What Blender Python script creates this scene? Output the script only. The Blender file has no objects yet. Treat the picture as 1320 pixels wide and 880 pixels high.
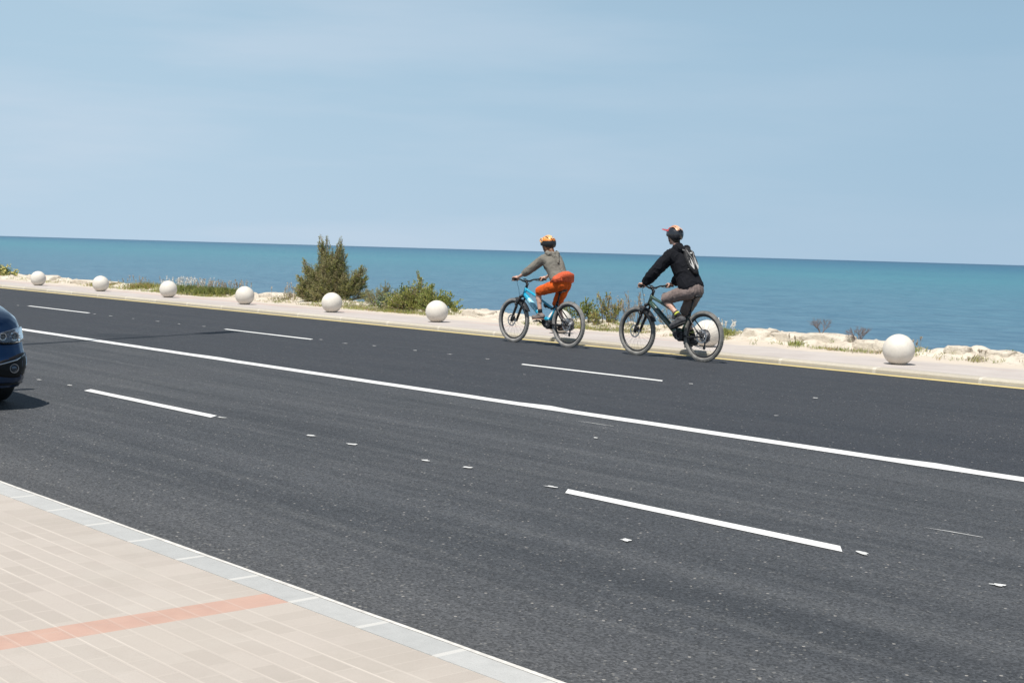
import bpy, math, random
from mathutils import Vector, Matrix, noise
random.seed(7)
S = bpy.context.scene
C = S.collection
V = Vector
PI = math.pi
SKYSTR, EXPO = .05, 0.2

# ------------------------------------------------------------------ materials
def new_mat(name):
    m = bpy.data.materials.new(name); m.use_nodes = True
    nt = m.node_tree
    return m, nt, nt.nodes['Principled BSDF']

def nd(nt, t, **kw):
    n = nt.nodes.new(t)
    for k, v in kw.items():
        if k.startswith('i_'):
            n.inputs[k[2:].replace('_', ' ')].default_value = v
        else:
            setattr(n, k, v)
    return n

def lk(nt, a, b): nt.links.new(a, b)

def mixc(nt, fac, a, b, blend='MIX'):
    n = nt.nodes.new('ShaderNodeMix'); n.data_type = 'RGBA'; n.blend_type = blend
    for sock, val in ((n.inputs[0], fac), (n.inputs[6], a), (n.inputs[7], b)):
        if hasattr(val, 'is_output'): lk(nt, val, sock)
        elif isinstance(val, (int, float)): sock.default_value = val
        else: sock.default_value = (*val, 1) if len(val) == 3 else val
    return n.outputs[2]

def mth(nt, op, a, b=None, c=None):
    n = nt.nodes.new('ShaderNodeMath'); n.operation = op
    for i, v in enumerate((a, b, c)):
        if v is None: continue
        if hasattr(v, 'is_output'): lk(nt, v, n.inputs[i])
        else: n.inputs[i].default_value = v
    return n.outputs[0]

def ramp(nt, fac, stops):
    n = nt.nodes.new('ShaderNodeValToRGB')
    lk(nt, fac, n.inputs[0])
    el = n.color_ramp.elements
    while len(el) < len(stops): el.new(.5)
    for e, (p, c) in zip(el, stops):
        e.position = p
        e.color = (c, c, c, 1) if isinstance(c, (int, float)) else (*c, 1)
    return n.outputs[0]

def coords(nt, scale=(1, 1, 1), kind='Object', rot=(0, 0, 0), loc=(0, 0, 0)):
    tc = nt.nodes.new('ShaderNodeTexCoord')
    mp = nt.nodes.new('ShaderNodeMapping')
    mp.inputs['Scale'].default_value = scale
    mp.inputs['Rotation'].default_value = rot
    mp.inputs['Location'].default_value = loc
    lk(nt, tc.outputs[kind], mp.inputs[0])
    return mp.outputs[0]

def noisef(nt, vec, scale, detail=3, rough=.5):
    n = nt.nodes.new('ShaderNodeTexNoise')
    n.inputs['Scale'].default_value = scale
    n.inputs['Detail'].default_value = detail
    n.inputs['Roughness'].default_value = rough
    if vec is not None: lk(nt, vec, n.inputs['Vector'])
    return n.outputs[0]

def bump(nt, bs, h, strength=.3, dist=.01):
    b = nt.nodes.new('ShaderNodeBump')
    b.inputs['Strength'].default_value = strength
    b.inputs['Distance'].default_value = dist
    lk(nt, h, b.inputs['Height']); lk(nt, b.outputs[0], bs.inputs['Normal'])

def pm(name, col, rough=.6, var=.2, scale=8, col2=None, metal=0, bmp=0, bscale=60, bdist=.003, coat=0, spec=None, detail=4):
    """plain procedural material: colour broken up by noise, optional bump"""
    m, nt, bs = new_mat(name)
    v = coords(nt)
    c2 = col2 or tuple(x * (1 - var) for x in col)
    c1 = tuple(min(1, x * (1 + var * .6)) for x in col) if col2 is None else col
    f = ramp(nt, noisef(nt, v, scale, detail), [(.3, 0), (.7, 1)])
    lk(nt, mixc(nt, f, c2, c1), bs.inputs['Base Color'])
    bs.inputs['Roughness'].default_value = rough
    bs.inputs['Metallic'].default_value = metal
    bs.inputs['Coat Weight'].default_value = coat
    if spec is not None: bs.inputs['Specular IOR Level'].default_value = spec
    if bmp: bump(nt, bs, noisef(nt, v, bscale, 3), bmp, bdist)
    return m

# ------------------------------------------------------------------ object helpers
def link(o, parent=None):
    C.objects.link(o)
    if parent is not None: o.parent = parent
    return o

def tag(o, label=None, cat=None, group=None, kind=None):
    if label: o['label'] = label
    if cat: o['category'] = cat
    if group: o['group'] = group
    if kind: o['kind'] = kind
    return o

def empty(name, loc=(0, 0, 0), rz=0, label=None, cat=None, group=None):
    o = bpy.data.objects.new(name, None)
    o.empty_display_size = .2
    o.location = loc; o.rotation_euler = (0, 0, rz)
    link(o); tag(o, label, cat, group)
    return o

def frame_of(d):
    d = d.normalized()
    a = V((0, 0, 1)) if abs(d.z) < .9 else V((1, 0, 0))
    u = d.cross(a).normalized(); w = d.cross(u).normalized()
    return u, w

class MB:
    def __init__(s): s.v = []; s.f = []; s.m = []; s.sm = []
    def add(s, vs, fs, mi=0, smooth=True):
        b = len(s.v); s.v += [tuple(x) for x in vs]
        for f in fs:
            s.f.append(tuple(i + b for i in f)); s.m.append(mi); s.sm.append(smooth)
    def path(s, pts, rad, n=10, mi=0, closed=False, cap=True, flat=None):
        pts = [V(p) for p in pts]; k = len(pts)
        if isinstance(rad, (int, float)): rad = [rad] * k
        vs = []; u = None
        for i, p in enumerate(pts):
            if closed: d = pts[(i + 1) % k] - pts[i - 1]
            else: d = pts[min(i + 1, k - 1)] - pts[max(i - 1, 0)]
            d.normalize()
            if u is None: u, w = frame_of(d)
            else:
                u = (u - d * u.dot(d))
                if u.length < 1e-6: u, w = frame_of(d)
                u.normalize(); w = d.cross(u).normalized()
            for j in range(n):
                a = 2 * PI * j / n
                vs.append(p + u * math.cos(a) * rad[i] + w * math.sin(a) * rad[i])
        fs = []
        segs = k if closed else k - 1
        for i in range(segs):
            i2 = (i + 1) % k
            for j in range(n):
                j2 = (j + 1) % n
                fs.append((i * n + j, i * n + j2, i2 * n + j2, i2 * n + j))
        if cap and not closed:
            fs.append(tuple(range(n - 1, -1, -1)))
            fs.append(tuple((k - 1) * n + j for j in range(n)))
        s.add(vs, fs, mi)
    def tube(s, a, b, r0, r1=None, n=10, mi=0):
        s.path([a, b], [r0, r0 if r1 is None else r1], n, mi)
    def ell(s, c, r, n=16, m=10, mi=0, rot=None, cut=None):
        """ellipsoid; rot = Matrix"""
        c = V(c); vs = []; fs = []
        for i in range(1, m):
            t = PI * i / m
            for j in range(n):
                a = 2 * PI * j / n
                p = V((r[0] * math.sin(t) * math.cos(a), r[1] * math.sin(t) * math.sin(a), r[2] * math.cos(t)))
                if rot: p = rot @ p
                vs.append(c + p)
        top = V((0, 0, r[2])); bot = V((0, 0, -r[2]))
        if rot: top = rot @ top; bot = rot @ bot
        vs += [c + top, c + bot]
        for i in range(m - 2):
            for j in range(n):
                j2 = (j + 1) % n
                fs.append((i * n + j, (i + 1) * n + j, (i + 1) * n + j2, i * n + j2))
        T = (m - 1) * n
        for j in range(n):
            j2 = (j + 1) % n
            fs.append((T, j, j2)); fs.append((T + 1, (m - 2) * n + j2, (m - 2) * n + j))
        s.add(vs, fs, mi)
    def cap(s, a, b, ra, rb, n=14):
        """closed tapered capsule made of a cone and two balls (for remeshing)"""
        a = V(a); b = V(b)
        s.ell(a, (ra,) * 3, n, 9); s.ell(b, (rb,) * 3, n, 9)
        if (b - a).length > 1e-4: s.path([a, b], [ra, rb], n)
    def box(s, c, sz, mi=0, rot=None, bev=0):
        c = V(c); hx, hy, hz = (q / 2 for q in sz)
        if bev <= 0:
            vs = [V((x, y, z)) for x in (-hx, hx) for y in (-hy, hy) for z in (-hz, hz)]
            fs = [(0, 1, 3, 2), (4, 6, 7, 5), (0, 4, 5, 1), (2, 3, 7, 6), (0, 2, 6, 4), (1, 5, 7, 3)]
        else:
            # rounded outline in x-y, small chamfer top and bottom
            b = bev; ring = []
            for sx, sy in ((1, 1), (-1, 1), (-1, -1), (1, -1)):
                pts = [(sx * hx, sy * (hy - b)), (sx * (hx - b * .3), sy * (hy - b * .3)), (sx * (hx - b), sy * hy)]
                if sx * sy < 0: pts.reverse()
                ring += pts
            vs = []; K = len(ring)
            for z, k in ((-hz, b), (-hz + b, 0), (hz - b, 0), (hz, b)):
                for x, y in ring:
                    vs.append(V((x * (hx - k) / hx, y * (hy - k) / hy, z)))
            fs = [tuple(range(K - 1, -1, -1)), tuple(3 * K + i for i in range(K))]
            for i in range(3):
                for j in range(K):
                    j2 = (j + 1) % K
                    fs.append((i * K + j, i * K + j2, (i + 1) * K + j2, (i + 1) * K + j))
        if rot: vs = [rot @ p for p in vs]
        s.add([c + p for p in vs], fs, mi, smooth=False)
    def disc(s, c, r, axis='y', th=.004, n=24, mi=0, r_in=0):
        c = V(c); d = {'x': V((1, 0, 0)), 'y': V((0, 1, 0)), 'z': V((0, 0, 1))}[axis]
        u, w = frame_of(d); vs = []; fs = []
        for k in (-.5, .5):
            for rr in ((r, r_in) if r_in else (r,)):
                for j in range(n):
                    a = 2 * PI * j / n
                    vs.append(c + d * th * k + (u * math.cos(a) + w * math.sin(a)) * rr)
        if r_in:
            for j in range(n):
                j2 = (j + 1) % n
                fs += [(j, j2, n + j2, n + j), (2 * n + j2, 2 * n + j, 3 * n + j, 3 * n + j2),
                       (j, 2 * n + j, 2 * n + j2, j2), (n + j2, 3 * n + j2, 3 * n + j, n + j)]
        else:
            fs = [tuple(range(n - 1, -1, -1)), tuple(range(n, 2 * n))]
            for j in range(n):
                j2 = (j + 1) % n
                fs.append((j, j2, n + j2, n + j))
        s.add(vs, fs, mi, smooth=False)
    def torus(s, c, R, r, n=48, m=10, mi=0, squash=1.0):
        """ring in the x-z plane (axis y)"""
        c = V(c); vs = []; fs = []
        for i in range(n):
            a = 2 * PI * i / n
            for j in range(m):
                b = 2 * PI * j / m
                q = R + r * math.cos(b)
                vs.append(c + V((q * math.cos(a), r * squash * math.sin(b), q * math.sin(a))))
        for i in range(n):
            for j in range(m):
                i2 = (i + 1) % n; j2 = (j + 1) % m
                fs.append((i * m + j, i * m + j2, i2 * m + j2, i2 * m + j))
        s.add(vs, fs, mi)
    def mesh(s, name, mats):
        me = bpy.data.meshes.new(name)
        me.from_pydata(s.v, [], s.f)
        if not isinstance(mats, (list, tuple)): mats = [mats]
        for m in mats: me.materials.append(m)
        me.polygons.foreach_set('material_index', s.m)
        me.polygons.foreach_set('use_smooth', s.sm)
        me.update()
        return me
    def build(s, name, mats, parent=None):
        return link(bpy.data.objects.new(name, s.mesh(name, mats)), parent)

def sheet(name, x0, x1, y0, y1, z, mat, nx=1, ny=1, parent=None):
    b = MB(); vs = []; fs = []
    for i in range(nx + 1):
        for j in range(ny + 1):
            vs.append((x0 + (x1 - x0) * i / nx, y0 + (y1 - y0) * j / ny, z))
    for i in range(nx):
        for j in range(ny):
            k = i * (ny + 1) + j
            fs.append((k, k + ny + 1, k + ny + 2, k + 1))
    b.add(vs, fs, 0, False)
    return b.build(name, mat, parent)

def remeshed(mb, voxel=.006, smooth=3, fold=0, fscale=(9, 9, 4), seed=0, flat=False, name='tmp'):
    """fuse overlapping closed shapes into ONE continuous surface, then add cloth folds"""
    me = mb.mesh(name, [])
    o = bpy.data.objects.new(name, me); C.objects.link(o)
    r = o.modifiers.new('r', 'REMESH'); r.mode = 'VOXEL'; r.voxel_size = voxel; r.use_smooth_shade = True
    if smooth:
        sm = o.modifiers.new('s', 'SMOOTH'); sm.factor = .5; sm.iterations = smooth
    bpy.context.view_layer.update()
    dg = bpy.context.evaluated_depsgraph_get()
    out = bpy.data.meshes.new_from_object(o.evaluated_get(dg))
    bpy.data.objects.remove(o)
    if fold:
        ns = [v.normal.copy() for v in out.vertices]
        for v, n in zip(out.vertices, ns):
            p = V((v.co.x * fscale[0] + seed, v.co.y * fscale[1], v.co.z * fscale[2]))
            w_ = noise.noise(p * .6 + V((9, 2, 4)))
            q = p + V((w_, w_, w_)) * .8
            k = noise.noise(q * .8)
            k2 = (1 - abs(noise.noise(q * V((1, 1, 1)).x + V((5, 5, 5)))) * 2.2)
            v.co += n * fold * (k * .6 + k2 * abs(k2) * .9 + .25 * noise.noise(q * 3))
    out.polygons.foreach_set('use_smooth', [True] * len(out.polygons))
    out.update()
    return out

def mesh_object(name, me, mat, parent=None):
    me.name = name
    me.materials.clear()
    for m in (mat if isinstance(mat, (list, tuple)) else [mat]): me.materials.append(m)
    return link(bpy.data.objects.new(name, me), parent)

# ================================================================== SETTING
SUN_EL = math.radians(64)
SUN_AZ = V((.372, -.928))            # horizontal direction towards the sun

# ---- asphalt
def asphalt():
    m, nt, bs = new_mat('asphalt')
    v = coords(nt)
    sep = nd(nt, 'ShaderNodeSeparateXYZ'); lk(nt, v, sep.inputs[0])
    X, Y = sep.outputs[0], sep.outputs[1]
    # paver strips run along the road
    st = coords(nt, (.05, 1.1, 1))
    streak = noisef(nt, st, 1.6, 5, .6)
    st2 = coords(nt, (.18, 3.5, 1), loc=(3, 7, 0))
    streak2 = noisef(nt, st2, 1.4, 4, .65)
    cloud = noisef(nt, v, .55, 5, .6)
    base = mixc(nt, ramp(nt, streak, [(.3, 0), (.72, 1)]), (.038, .041, .0455), (.064, .068, .074))
    base = mixc(nt, mth(nt, 'MULTIPLY', ramp(nt, streak2, [(.48, 0), (.75, 1)]), .45), base, (.105, .107, .108))
    base = mixc(nt, mth(nt, 'MULTIPLY', ramp(nt, streak2, [(.28, 1), (.44, 0)]), .4), base, (.03, .032, .036))
    base = mixc(nt, mth(nt, 'MULTIPLY', ramp(nt, cloud, [(.45, 0), (.75, 1)]), .35), base, (.07, .071, .075))
    # newer, darker carriageway on the sea side of the centre line
    far = ramp(nt, mth(nt, 'SUBTRACT', Y, 9.0), [(.6, 0), (.64, 1)])
    base = mixc(nt, mth(nt, 'MULTIPLY', far, .68), base, (.028, .031, .038))
    # dusty margin by the near kerb
    edge = ramp(nt, mth(nt, 'MULTIPLY', mth(nt, 'ADD', Y, mth(nt, 'MULTIPLY', cloud, .8)), .1), [(.37, 1), (.5, 0)])
    base = mixc(nt, mth(nt, 'MULTIPLY', edge, .5), base, (.088, .087, .087))
    # old tar patch
    dx = mth(nt, 'MULTIPLY', mth(nt, 'ADD', X, 21.2), .75)
    dy = mth(nt, 'SUBTRACT', Y, 10.45)
    dist = mth(nt, 'SQRT', mth(nt, 'ADD', mth(nt, 'MULTIPLY', dx, dx), mth(nt, 'MULTIPLY', dy, dy)))
    dist = mth(nt, 'ADD', dist, mth(nt, 'MULTIPLY', noisef(nt, v, 4, 3), .45))
    base = mixc(nt, mth(nt, 'MULTIPLY', ramp(nt, dist, [(.62, 1), (.8, 0)]), .6), base, (.018, .022, .028))
    # aggregate: every stone its own grey, some pale ones
    vo = nd(nt, 'ShaderNodeTexVoronoi', i_Scale=95.0); lk(nt, v, vo.inputs['Vector'])
    sc = nd(nt, 'ShaderNodeSeparateColor'); lk(nt, vo.outputs['Color'], sc.inputs[0])
    g = mth(nt, 'MULTIPLY_ADD', sc.outputs[0], 1.3, .4)
    gm = nd(nt, 'ShaderNodeCombineColor')
    for i in range(3): lk(nt, g, gm.inputs[i])
    base = mixc(nt, .75, base, mixc(nt, 1.0, base, gm.outputs[0], 'MULTIPLY'))
    cl = ramp(nt, noisef(nt, v, 3.2, 3), [(.42, .994), (.62, .975)])
    pale = mth(nt, 'GREATER_THAN', sc.outputs[1], cl)
    near = ramp(nt, mth(nt, 'MULTIPLY', Y, .1), [(.35, 1), (1, .35)])
    base = mixc(nt, mth(nt, 'MULTIPLY', mth(nt, 'MULTIPLY', pale, .75), near), base, (.21, .205, .19))
    vo2 = nd(nt, 'ShaderNodeTexVoronoi', i_Scale=42.0); lk(nt, v, vo2.inputs['Vector'])
    sc2 = nd(nt, 'ShaderNodeSeparateColor'); lk(nt, vo2.outputs['Color'], sc2.inputs[0])
    p2 = mth(nt, 'MULTIPLY', mth(nt, 'GREATER_THAN', sc2.outputs[2], .993), mth(nt, 'LESS_THAN', vo2.outputs['Distance'], .3))
    base = mixc(nt, mth(nt, 'MULTIPLY', p2, .8), base, (.36, .34, .31))
    lk(nt, base, bs.inputs['Base Color'])
    lk(nt, mth(nt, 'MULTIPLY_ADD', streak, .2, .68), bs.inputs['Roughness'])
    bs.inputs['Specular IOR Level'].default_value = .38
    h = mth(nt, 'ADD', vo.outputs['Distance'], noisef(nt, v, 150, 2))
    bump(nt, bs, h, .55, .004)
    return m

road = sheet('road', -260, 60, 3.24, 16.8, 0, asphalt())
tag(road, kind='structure')

# ---- ground: one huge sheet under everything on the land side
gm_ = pm('dry_ground', (.36, .31, .25), .95, scale=.6, bmp=.3, bscale=8, bdist=.03)
ground = sheet('ground', -6000, 6000, -6000, 19.0, -.06, gm_)
tag(ground, kind='structure')

# ---- markings
def paint_mat(name, col, wear=.2, sc=30):
    m, nt, bs = new_mat(name)
    v = coords(nt)
    n1 = noisef(nt, v, 2.5, 4); n2 = noisef(nt, v, sc, 4, .7)
    c = mixc(nt, ramp(nt, n1, [(.3, 0), (.7, 1)]), tuple(x * .86 for x in col), col)
    c = mixc(nt, mth(nt, 'MULTIPLY', ramp(nt, n2, [(.58, 0), (.75, 1)]), wear), c, tuple(x * .3 for x in col))
    lk(nt, c, bs.inputs['Base Color']); bs.inputs['Roughness'].default_value = .6
    bump(nt, bs, n2, .3, .002)
    return m
M_white = paint_mat('white_road_paint', (.80, .80, .78))
M_yellow = paint_mat('yellow_road_paint', (.66, .53, .23), .6, 12)

def ragged_strip(name, x0, x1, y, w, mat, step=.35, amp=.006, skew=.0, z=.004, seed=0, blobs=()):
    b = MB(); n = max(4, int((x1 - x0) / step)); vs = []; fs = []
    for i in range(n + 1):
        x = x0 + (x1 - x0) * i / n
        e = amp * noise.noise(V((x * 2.1 + seed, 0, 0))); f = amp * noise.noise(V((x * 2.1 + seed, 9, 0)))
        g = sum(h * max(0, 1 - abs(x - bx) / .3) for bx, h in blobs)
        vs += [(x + skew, y - w / 2 + e, z), (x - skew, y + w / 2 + f + g, z)]
    for i in range(n): k = 2 * i; fs.append((k, k + 2, k + 3, k + 1))
    b.add(vs, fs, 0, False)
    return tag(b.build(name, mat), kind='structure')

ragged_strip('centre_line', -260, 60, 9.58, .2, M_white, .4, .012, blobs=((-17.0, .09), (-10.3, .1), (-5.9, .07)))
for x in [-35.2, -28.1, -20.9, -13.73, -6.61, 2.6, 9.8]:
    ln = 2.14 if x != -13.73 else 2.57
    ragged_strip('lane_dash', x, x + ln, 6.36, .12, M_white, .12, .004, .05, seed=x)
FARLEN = {-31.06: 3.09, -22.43: 2.8, -14.45: 2.6}
for x in [-60.6, -53, -45.4, -37.8, -31.06, -22.43, -14.45, -6.4, 1.6, 9.6]:
    ragged_strip('lane_dash', x, x + FARLEN.get(x, 2.5), 12.98, .12, M_white, .12, .004, .05, seed=x)
ragged_strip('edge_line', -260, 60, 16.67, .19, M_yellow, .4, .02)

# dabs of spilt paint that set out the lanes, and a few scuffs
b = MB()
rn = random.Random(3)
spots = [(-8.12, 6.38), (-7.71, 6.43), (-9.09, 6.4), (-9.67, 6.4), (-6.78, 6.38), (-5.28, 5.53), (-4.34, 6.36), (-3.51, 6.29), (-11.05, 6.38),
         (-14.9, 6.35), (-14.22, 6.39), (-19.51, 13.07), (-18.62, 12.95), (-18.03, 13.09), (-17.01, 13.1), (-16.2, 13.12), (-15.31, 13.1),
         (-31.21, 12.8), (-27.55, 12.9), (-26.8, 12.9), (-25.81, 12.9), (-24.85, 12.92), (-23.97, 12.9), (-23.2, 12.99), (-11.4, 13.0), (-9.6, 13.05),
         (-8.7, 11.2), (-13.2, 11.9), (-6.0, 11.4), (-8.4, 8.4)]
for i, (x, y) in enumerate(spots):
    s = 1 if i < 26 else .5
    rx, ry = rn.uniform(.035, .055) * s, rn.uniform(.018, .03) * s
    ang = rn.uniform(-.5, .5); K = 12; ring = []
    for j in range(K):
        a = 2 * PI * j / K; q = 1 + .45 * rn.uniform(-1, 1)
        px, py = rx * q * math.cos(a), ry * q * math.sin(a)
        ring.append((x + px * math.cos(ang) - py * math.sin(ang), y + px * math.sin(ang) + py * math.cos(ang), .007))
    b.add(ring, [tuple(range(K))], 0, False)
for (x0, y0, x1, y1, w) in [(-4.58, 7.3, -4.2, 7.33, .012), (-9.4, 9.1, -8.9, 9.12, .012)]:
    b.add([(x0, y0, .004), (x1, y1 - w * .2, .004), (x1, y1 + w * .4, .004), ((x0 + x1) / 2, (y0 + y1) / 2 + w, .004)], [(0, 1, 2, 3)], 0, False)
tag(b.build('paint_spots', pm('worn_white_paint', (.66, .66, .64), .7, .3, 40)), kind='structure')

# ---- near pavement: kerb stones + block paving with a red band
def kerb_mat(name, colA, colB, joint, length, x_off, jw=.02):
    m, nt, bs = new_mat(name)
    v = coords(nt)
    sep = nd(nt, 'ShaderNodeSeparateXYZ'); lk(nt, v, sep.inputs[0])
    u = mth(nt, 'DIVIDE', mth(nt, 'SUBTRACT', sep.outputs[0], x_off), length)
    u = mth(nt, 'ADD', u, mth(nt, 'MULTIPLY', noisef(nt, v, 3, 2), .03))
    fr = mth(nt, 'FRACT', u); cell = mth(nt, 'FLOOR', u)
    wn = nd(nt, 'ShaderNodeTexWhiteNoise', noise_dimensions='1D'); lk(nt, cell, wn.inputs['W'])
    c = mixc(nt, wn.outputs['Value'], colA, colB)
    c = mixc(nt, mth(nt, 'MULTIPLY', ramp(nt, noisef(nt, v, 14, 5, .65), [(.35, 0), (.75, 1)]), .35), c, tuple(x * .72 for x in colA))
    c = mixc(nt, mth(nt, 'MULTIPLY', ramp(nt, noisef(nt, v, 160, 2), [(.6, 0), (.7, 1)]), .25), c, tuple(x * .5 for x in colA))
    isj = mth(nt, 'LESS_THAN', fr, jw / length)
    c = mixc(nt, mth(nt, 'MULTIPLY', isj, .85), c, joint)
    lk(nt, c, bs.inputs['Base Color']); bs.inputs['Roughness'].default_value = .85
    bump(nt, bs, mth(nt, 'ADD', mth(nt, 'MULTIPLY', isj, -1.0), noisef(nt, v, 90, 4)), .3, .004)
    return m

def profile_x(name, prof, x0, x1, mat, n=40):
    """extrude a y-z profile along x"""
    b = MB(); vs = []; fs = []; K = len(prof)
    for i in range(n + 1):
        x = x0 + (x1 - x0) * i / n
        for (y, z) in prof: vs.append((x, y, z))
    for i in range(n):
        for j in range(K - 1):
            a = i * K + j
            fs.append((a, a + 1, a + K + 1, a + K))
    b.add(vs, fs, 0, False)
    return b.build(name, mat)

kn = profile_x('kerb', [(3.08, .0), (3.08, .121), (3.236, .122), (3.24, .118), (3.24, .0), (3.24, -.05)], -260, 60,
               kerb_mat('grey_kerb_stone', (.40, .405, .395), (.46, .46, .445), (.54, .53, .50), .468, -4.79, .03))
tag(kn, kind='structure')
# light mortar fillet between the kerb and the asphalt
mf = ragged_strip('kerb', -60, 30, 3.228, .022, pm('pale_mortar', (.62, .6, .56), .9, .2, 30), .11, .005, z=.1235)
mf.name = 'kerb_edge'

def paving():
    m, nt, bs = new_mat('block_paving')
    v = coords(nt)
    sep = nd(nt, 'ShaderNodeSeparateXYZ'); lk(nt, v, sep.inputs[0])
    X, Y = sep.outputs[0], sep.outputs[1]
    def bricks(vec, bw, rh, mort):
        t = nt.nodes.new('ShaderNodeTexBrick'); lk(nt, vec, t.inputs['Vector'])
        t.offset = .5; t.squash = 1
        t.inputs['Scale'].default_value = 1; t.inputs['Brick Width'].default_value = bw; t.inputs['Row Height'].default_value = rh
        t.inputs['Mortar Size'].default_value = mort; t.inputs['Mortar Smooth'].default_value = .3; t.inputs['Bias'].default_value = 0
        t.inputs['Color1'].default_value = (0, 0, 0, 1); t.inputs['Color2'].default_value = (1, 1, 1, 1); t.inputs['Mortar'].default_value = (.5, .5, .5, 1)
        return t
    wob = mixc(nt, .006, v, nd(nt, 'ShaderNodeTexNoise', i_Scale=2.0).outputs[1], 'ADD')
    mp = nt.nodes.new('ShaderNodeMapping'); mp.inputs['Location'].default_value = (0, -2.884 + 3.0, 0); lk(nt, wob, mp.inputs[0])
    t1 = bricks(mp.outputs[0], .2, .1, .0075)
    mp2 = nt.nodes.new('ShaderNodeMapping'); mp2.inputs['Location'].default_value = (.3, -2.884 + 3.0, 0); lk(nt, wob, mp2.inputs[0])
    t2 = bricks(mp2.outputs[0], .1, 4.0, .0035)
    sold = mth(nt, 'GREATER_THAN', Y, 2.884)
    red = mth(nt, 'MULTIPLY', mth(nt, 'GREATER_THAN', X, -4.965), mth(nt, 'LESS_THAN', X, -4.79))
    mort = mixc(nt, sold, mth(nt, 'SUBTRACT', 1, t1.outputs['Fac']), mth(nt, 'SUBTRACT', 1, t2.outputs['Fac']))
    rnd = mixc(nt, sold, t1.outputs['Color'], t2.outputs['Color'])
    c = mixc(nt, rnd, (.405, .360, .318), (.450, .402, .357))
    c = mixc(nt, mth(nt, 'MULTIPLY', ramp(nt, noisef(nt, v, .9, 4), [(.4, 0), (.7, 1)]), .35), c, (.445, .40, .34))
    c = mixc(nt, mth(nt, 'MULTIPLY', ramp(nt, noisef(nt, v, 2.2, 5, .7), [(.48, 0), (.72, 1)]), .45), c, (.36, .325, .28))
    c = mixc(nt, mth(nt, 'MULTIPLY', ramp(nt, noisef(nt, coords(nt, loc=(8, 3, 0)), 1.1, 6, .7), [(.5, 0), (.7, 1)]), .35), c, (.50, .47, .42))
    cr = mixc(nt, rnd, (.42, .262, .205), (.47, .305, .245))
    cr = mixc(nt, mth(nt, 'MULTIPLY', ramp(nt, noisef(nt, v, 7, 4), [(.4, 0), (.75, 1)]), .35), cr, (.60, .42, .33))
    c = mixc(nt, red, c, cr)
    c = mixc(nt, mth(nt, 'MULTIPLY', ramp(nt, noisef(nt, v, 120, 3, .7), [(.5, 0), (.75, 1)]), .22), c, (.30, .27, .23))
    # grey gum and oil spots
    vo = nd(nt, 'ShaderNodeTexVoronoi', i_Scale=3.2); lk(nt, v, vo.inputs['Vector'])
    sc = nd(nt, 'ShaderNodeSeparateColor'); lk(nt, vo.outputs['Color'], sc.inputs[0])
    sp = mth(nt, 'MULTIPLY', mth(nt, 'GREATER_THAN', sc.outputs[0], .62), mth(nt, 'LESS_THAN', mth(nt, 'ADD', vo.outputs['Distance'], mth(nt, 'MULTIPLY', noisef(nt, v, 50, 2), .03)), .052))
    c = mixc(nt, mth(nt, 'MULTIPLY', sp, .6), c, (.2, .19, .175))
    isl = mth(nt, 'MULTIPLY', mth(nt, 'SUBTRACT', 1, mort), .3)
    fy = mth(nt, 'FRACT', mth(nt, 'DIVIDE', mth(nt, 'ADD', mth(nt, 'SUBTRACT', Y, 2.884), mth(nt, 'MULTIPLY_ADD', noisef(nt, v, 5, 2), .004, 29.998)), .1))
    rowl = mth(nt, 'MULTIPLY', mth(nt, 'LESS_THAN', fy, .075), mth(nt, 'LESS_THAN', Y, 2.892))
    isl = mth(nt, 'MAXIMUM', isl, mth(nt, 'MULTIPLY', rowl, ramp(nt, noisef(nt, coords(nt, (.7, 4, 1)), 2, 3), [(.3, .35), (.6, 1)])))
    sand = mixc(nt, ramp(nt, noisef(nt, v, 1.3, 3), [(.35, 0), (.6, 1)]), (.46, .41, .36), (.565, .51, .45))
    c = mixc(nt, mth(nt, 'MULTIPLY', mth(nt, 'MULTIPLY', isl, .85), mth(nt, 'SUBTRACT', 1, mth(nt, 'MULTIPLY', red, .55))), c, sand)
    lk(nt, c, bs.inputs['Base Color']); bs.inputs['Roughness'].default_value = .85
    bump(nt, bs, mth(nt, 'ADD', mort, mth(nt, 'MULTIPLY', noisef(nt, v, 140, 3), .3)), .3, .002)
    return m
pv = sheet('pavement', -60, 30, -6, 3.08, .118, paving(), 1, 1)
tag(pv, kind='structure')

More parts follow.
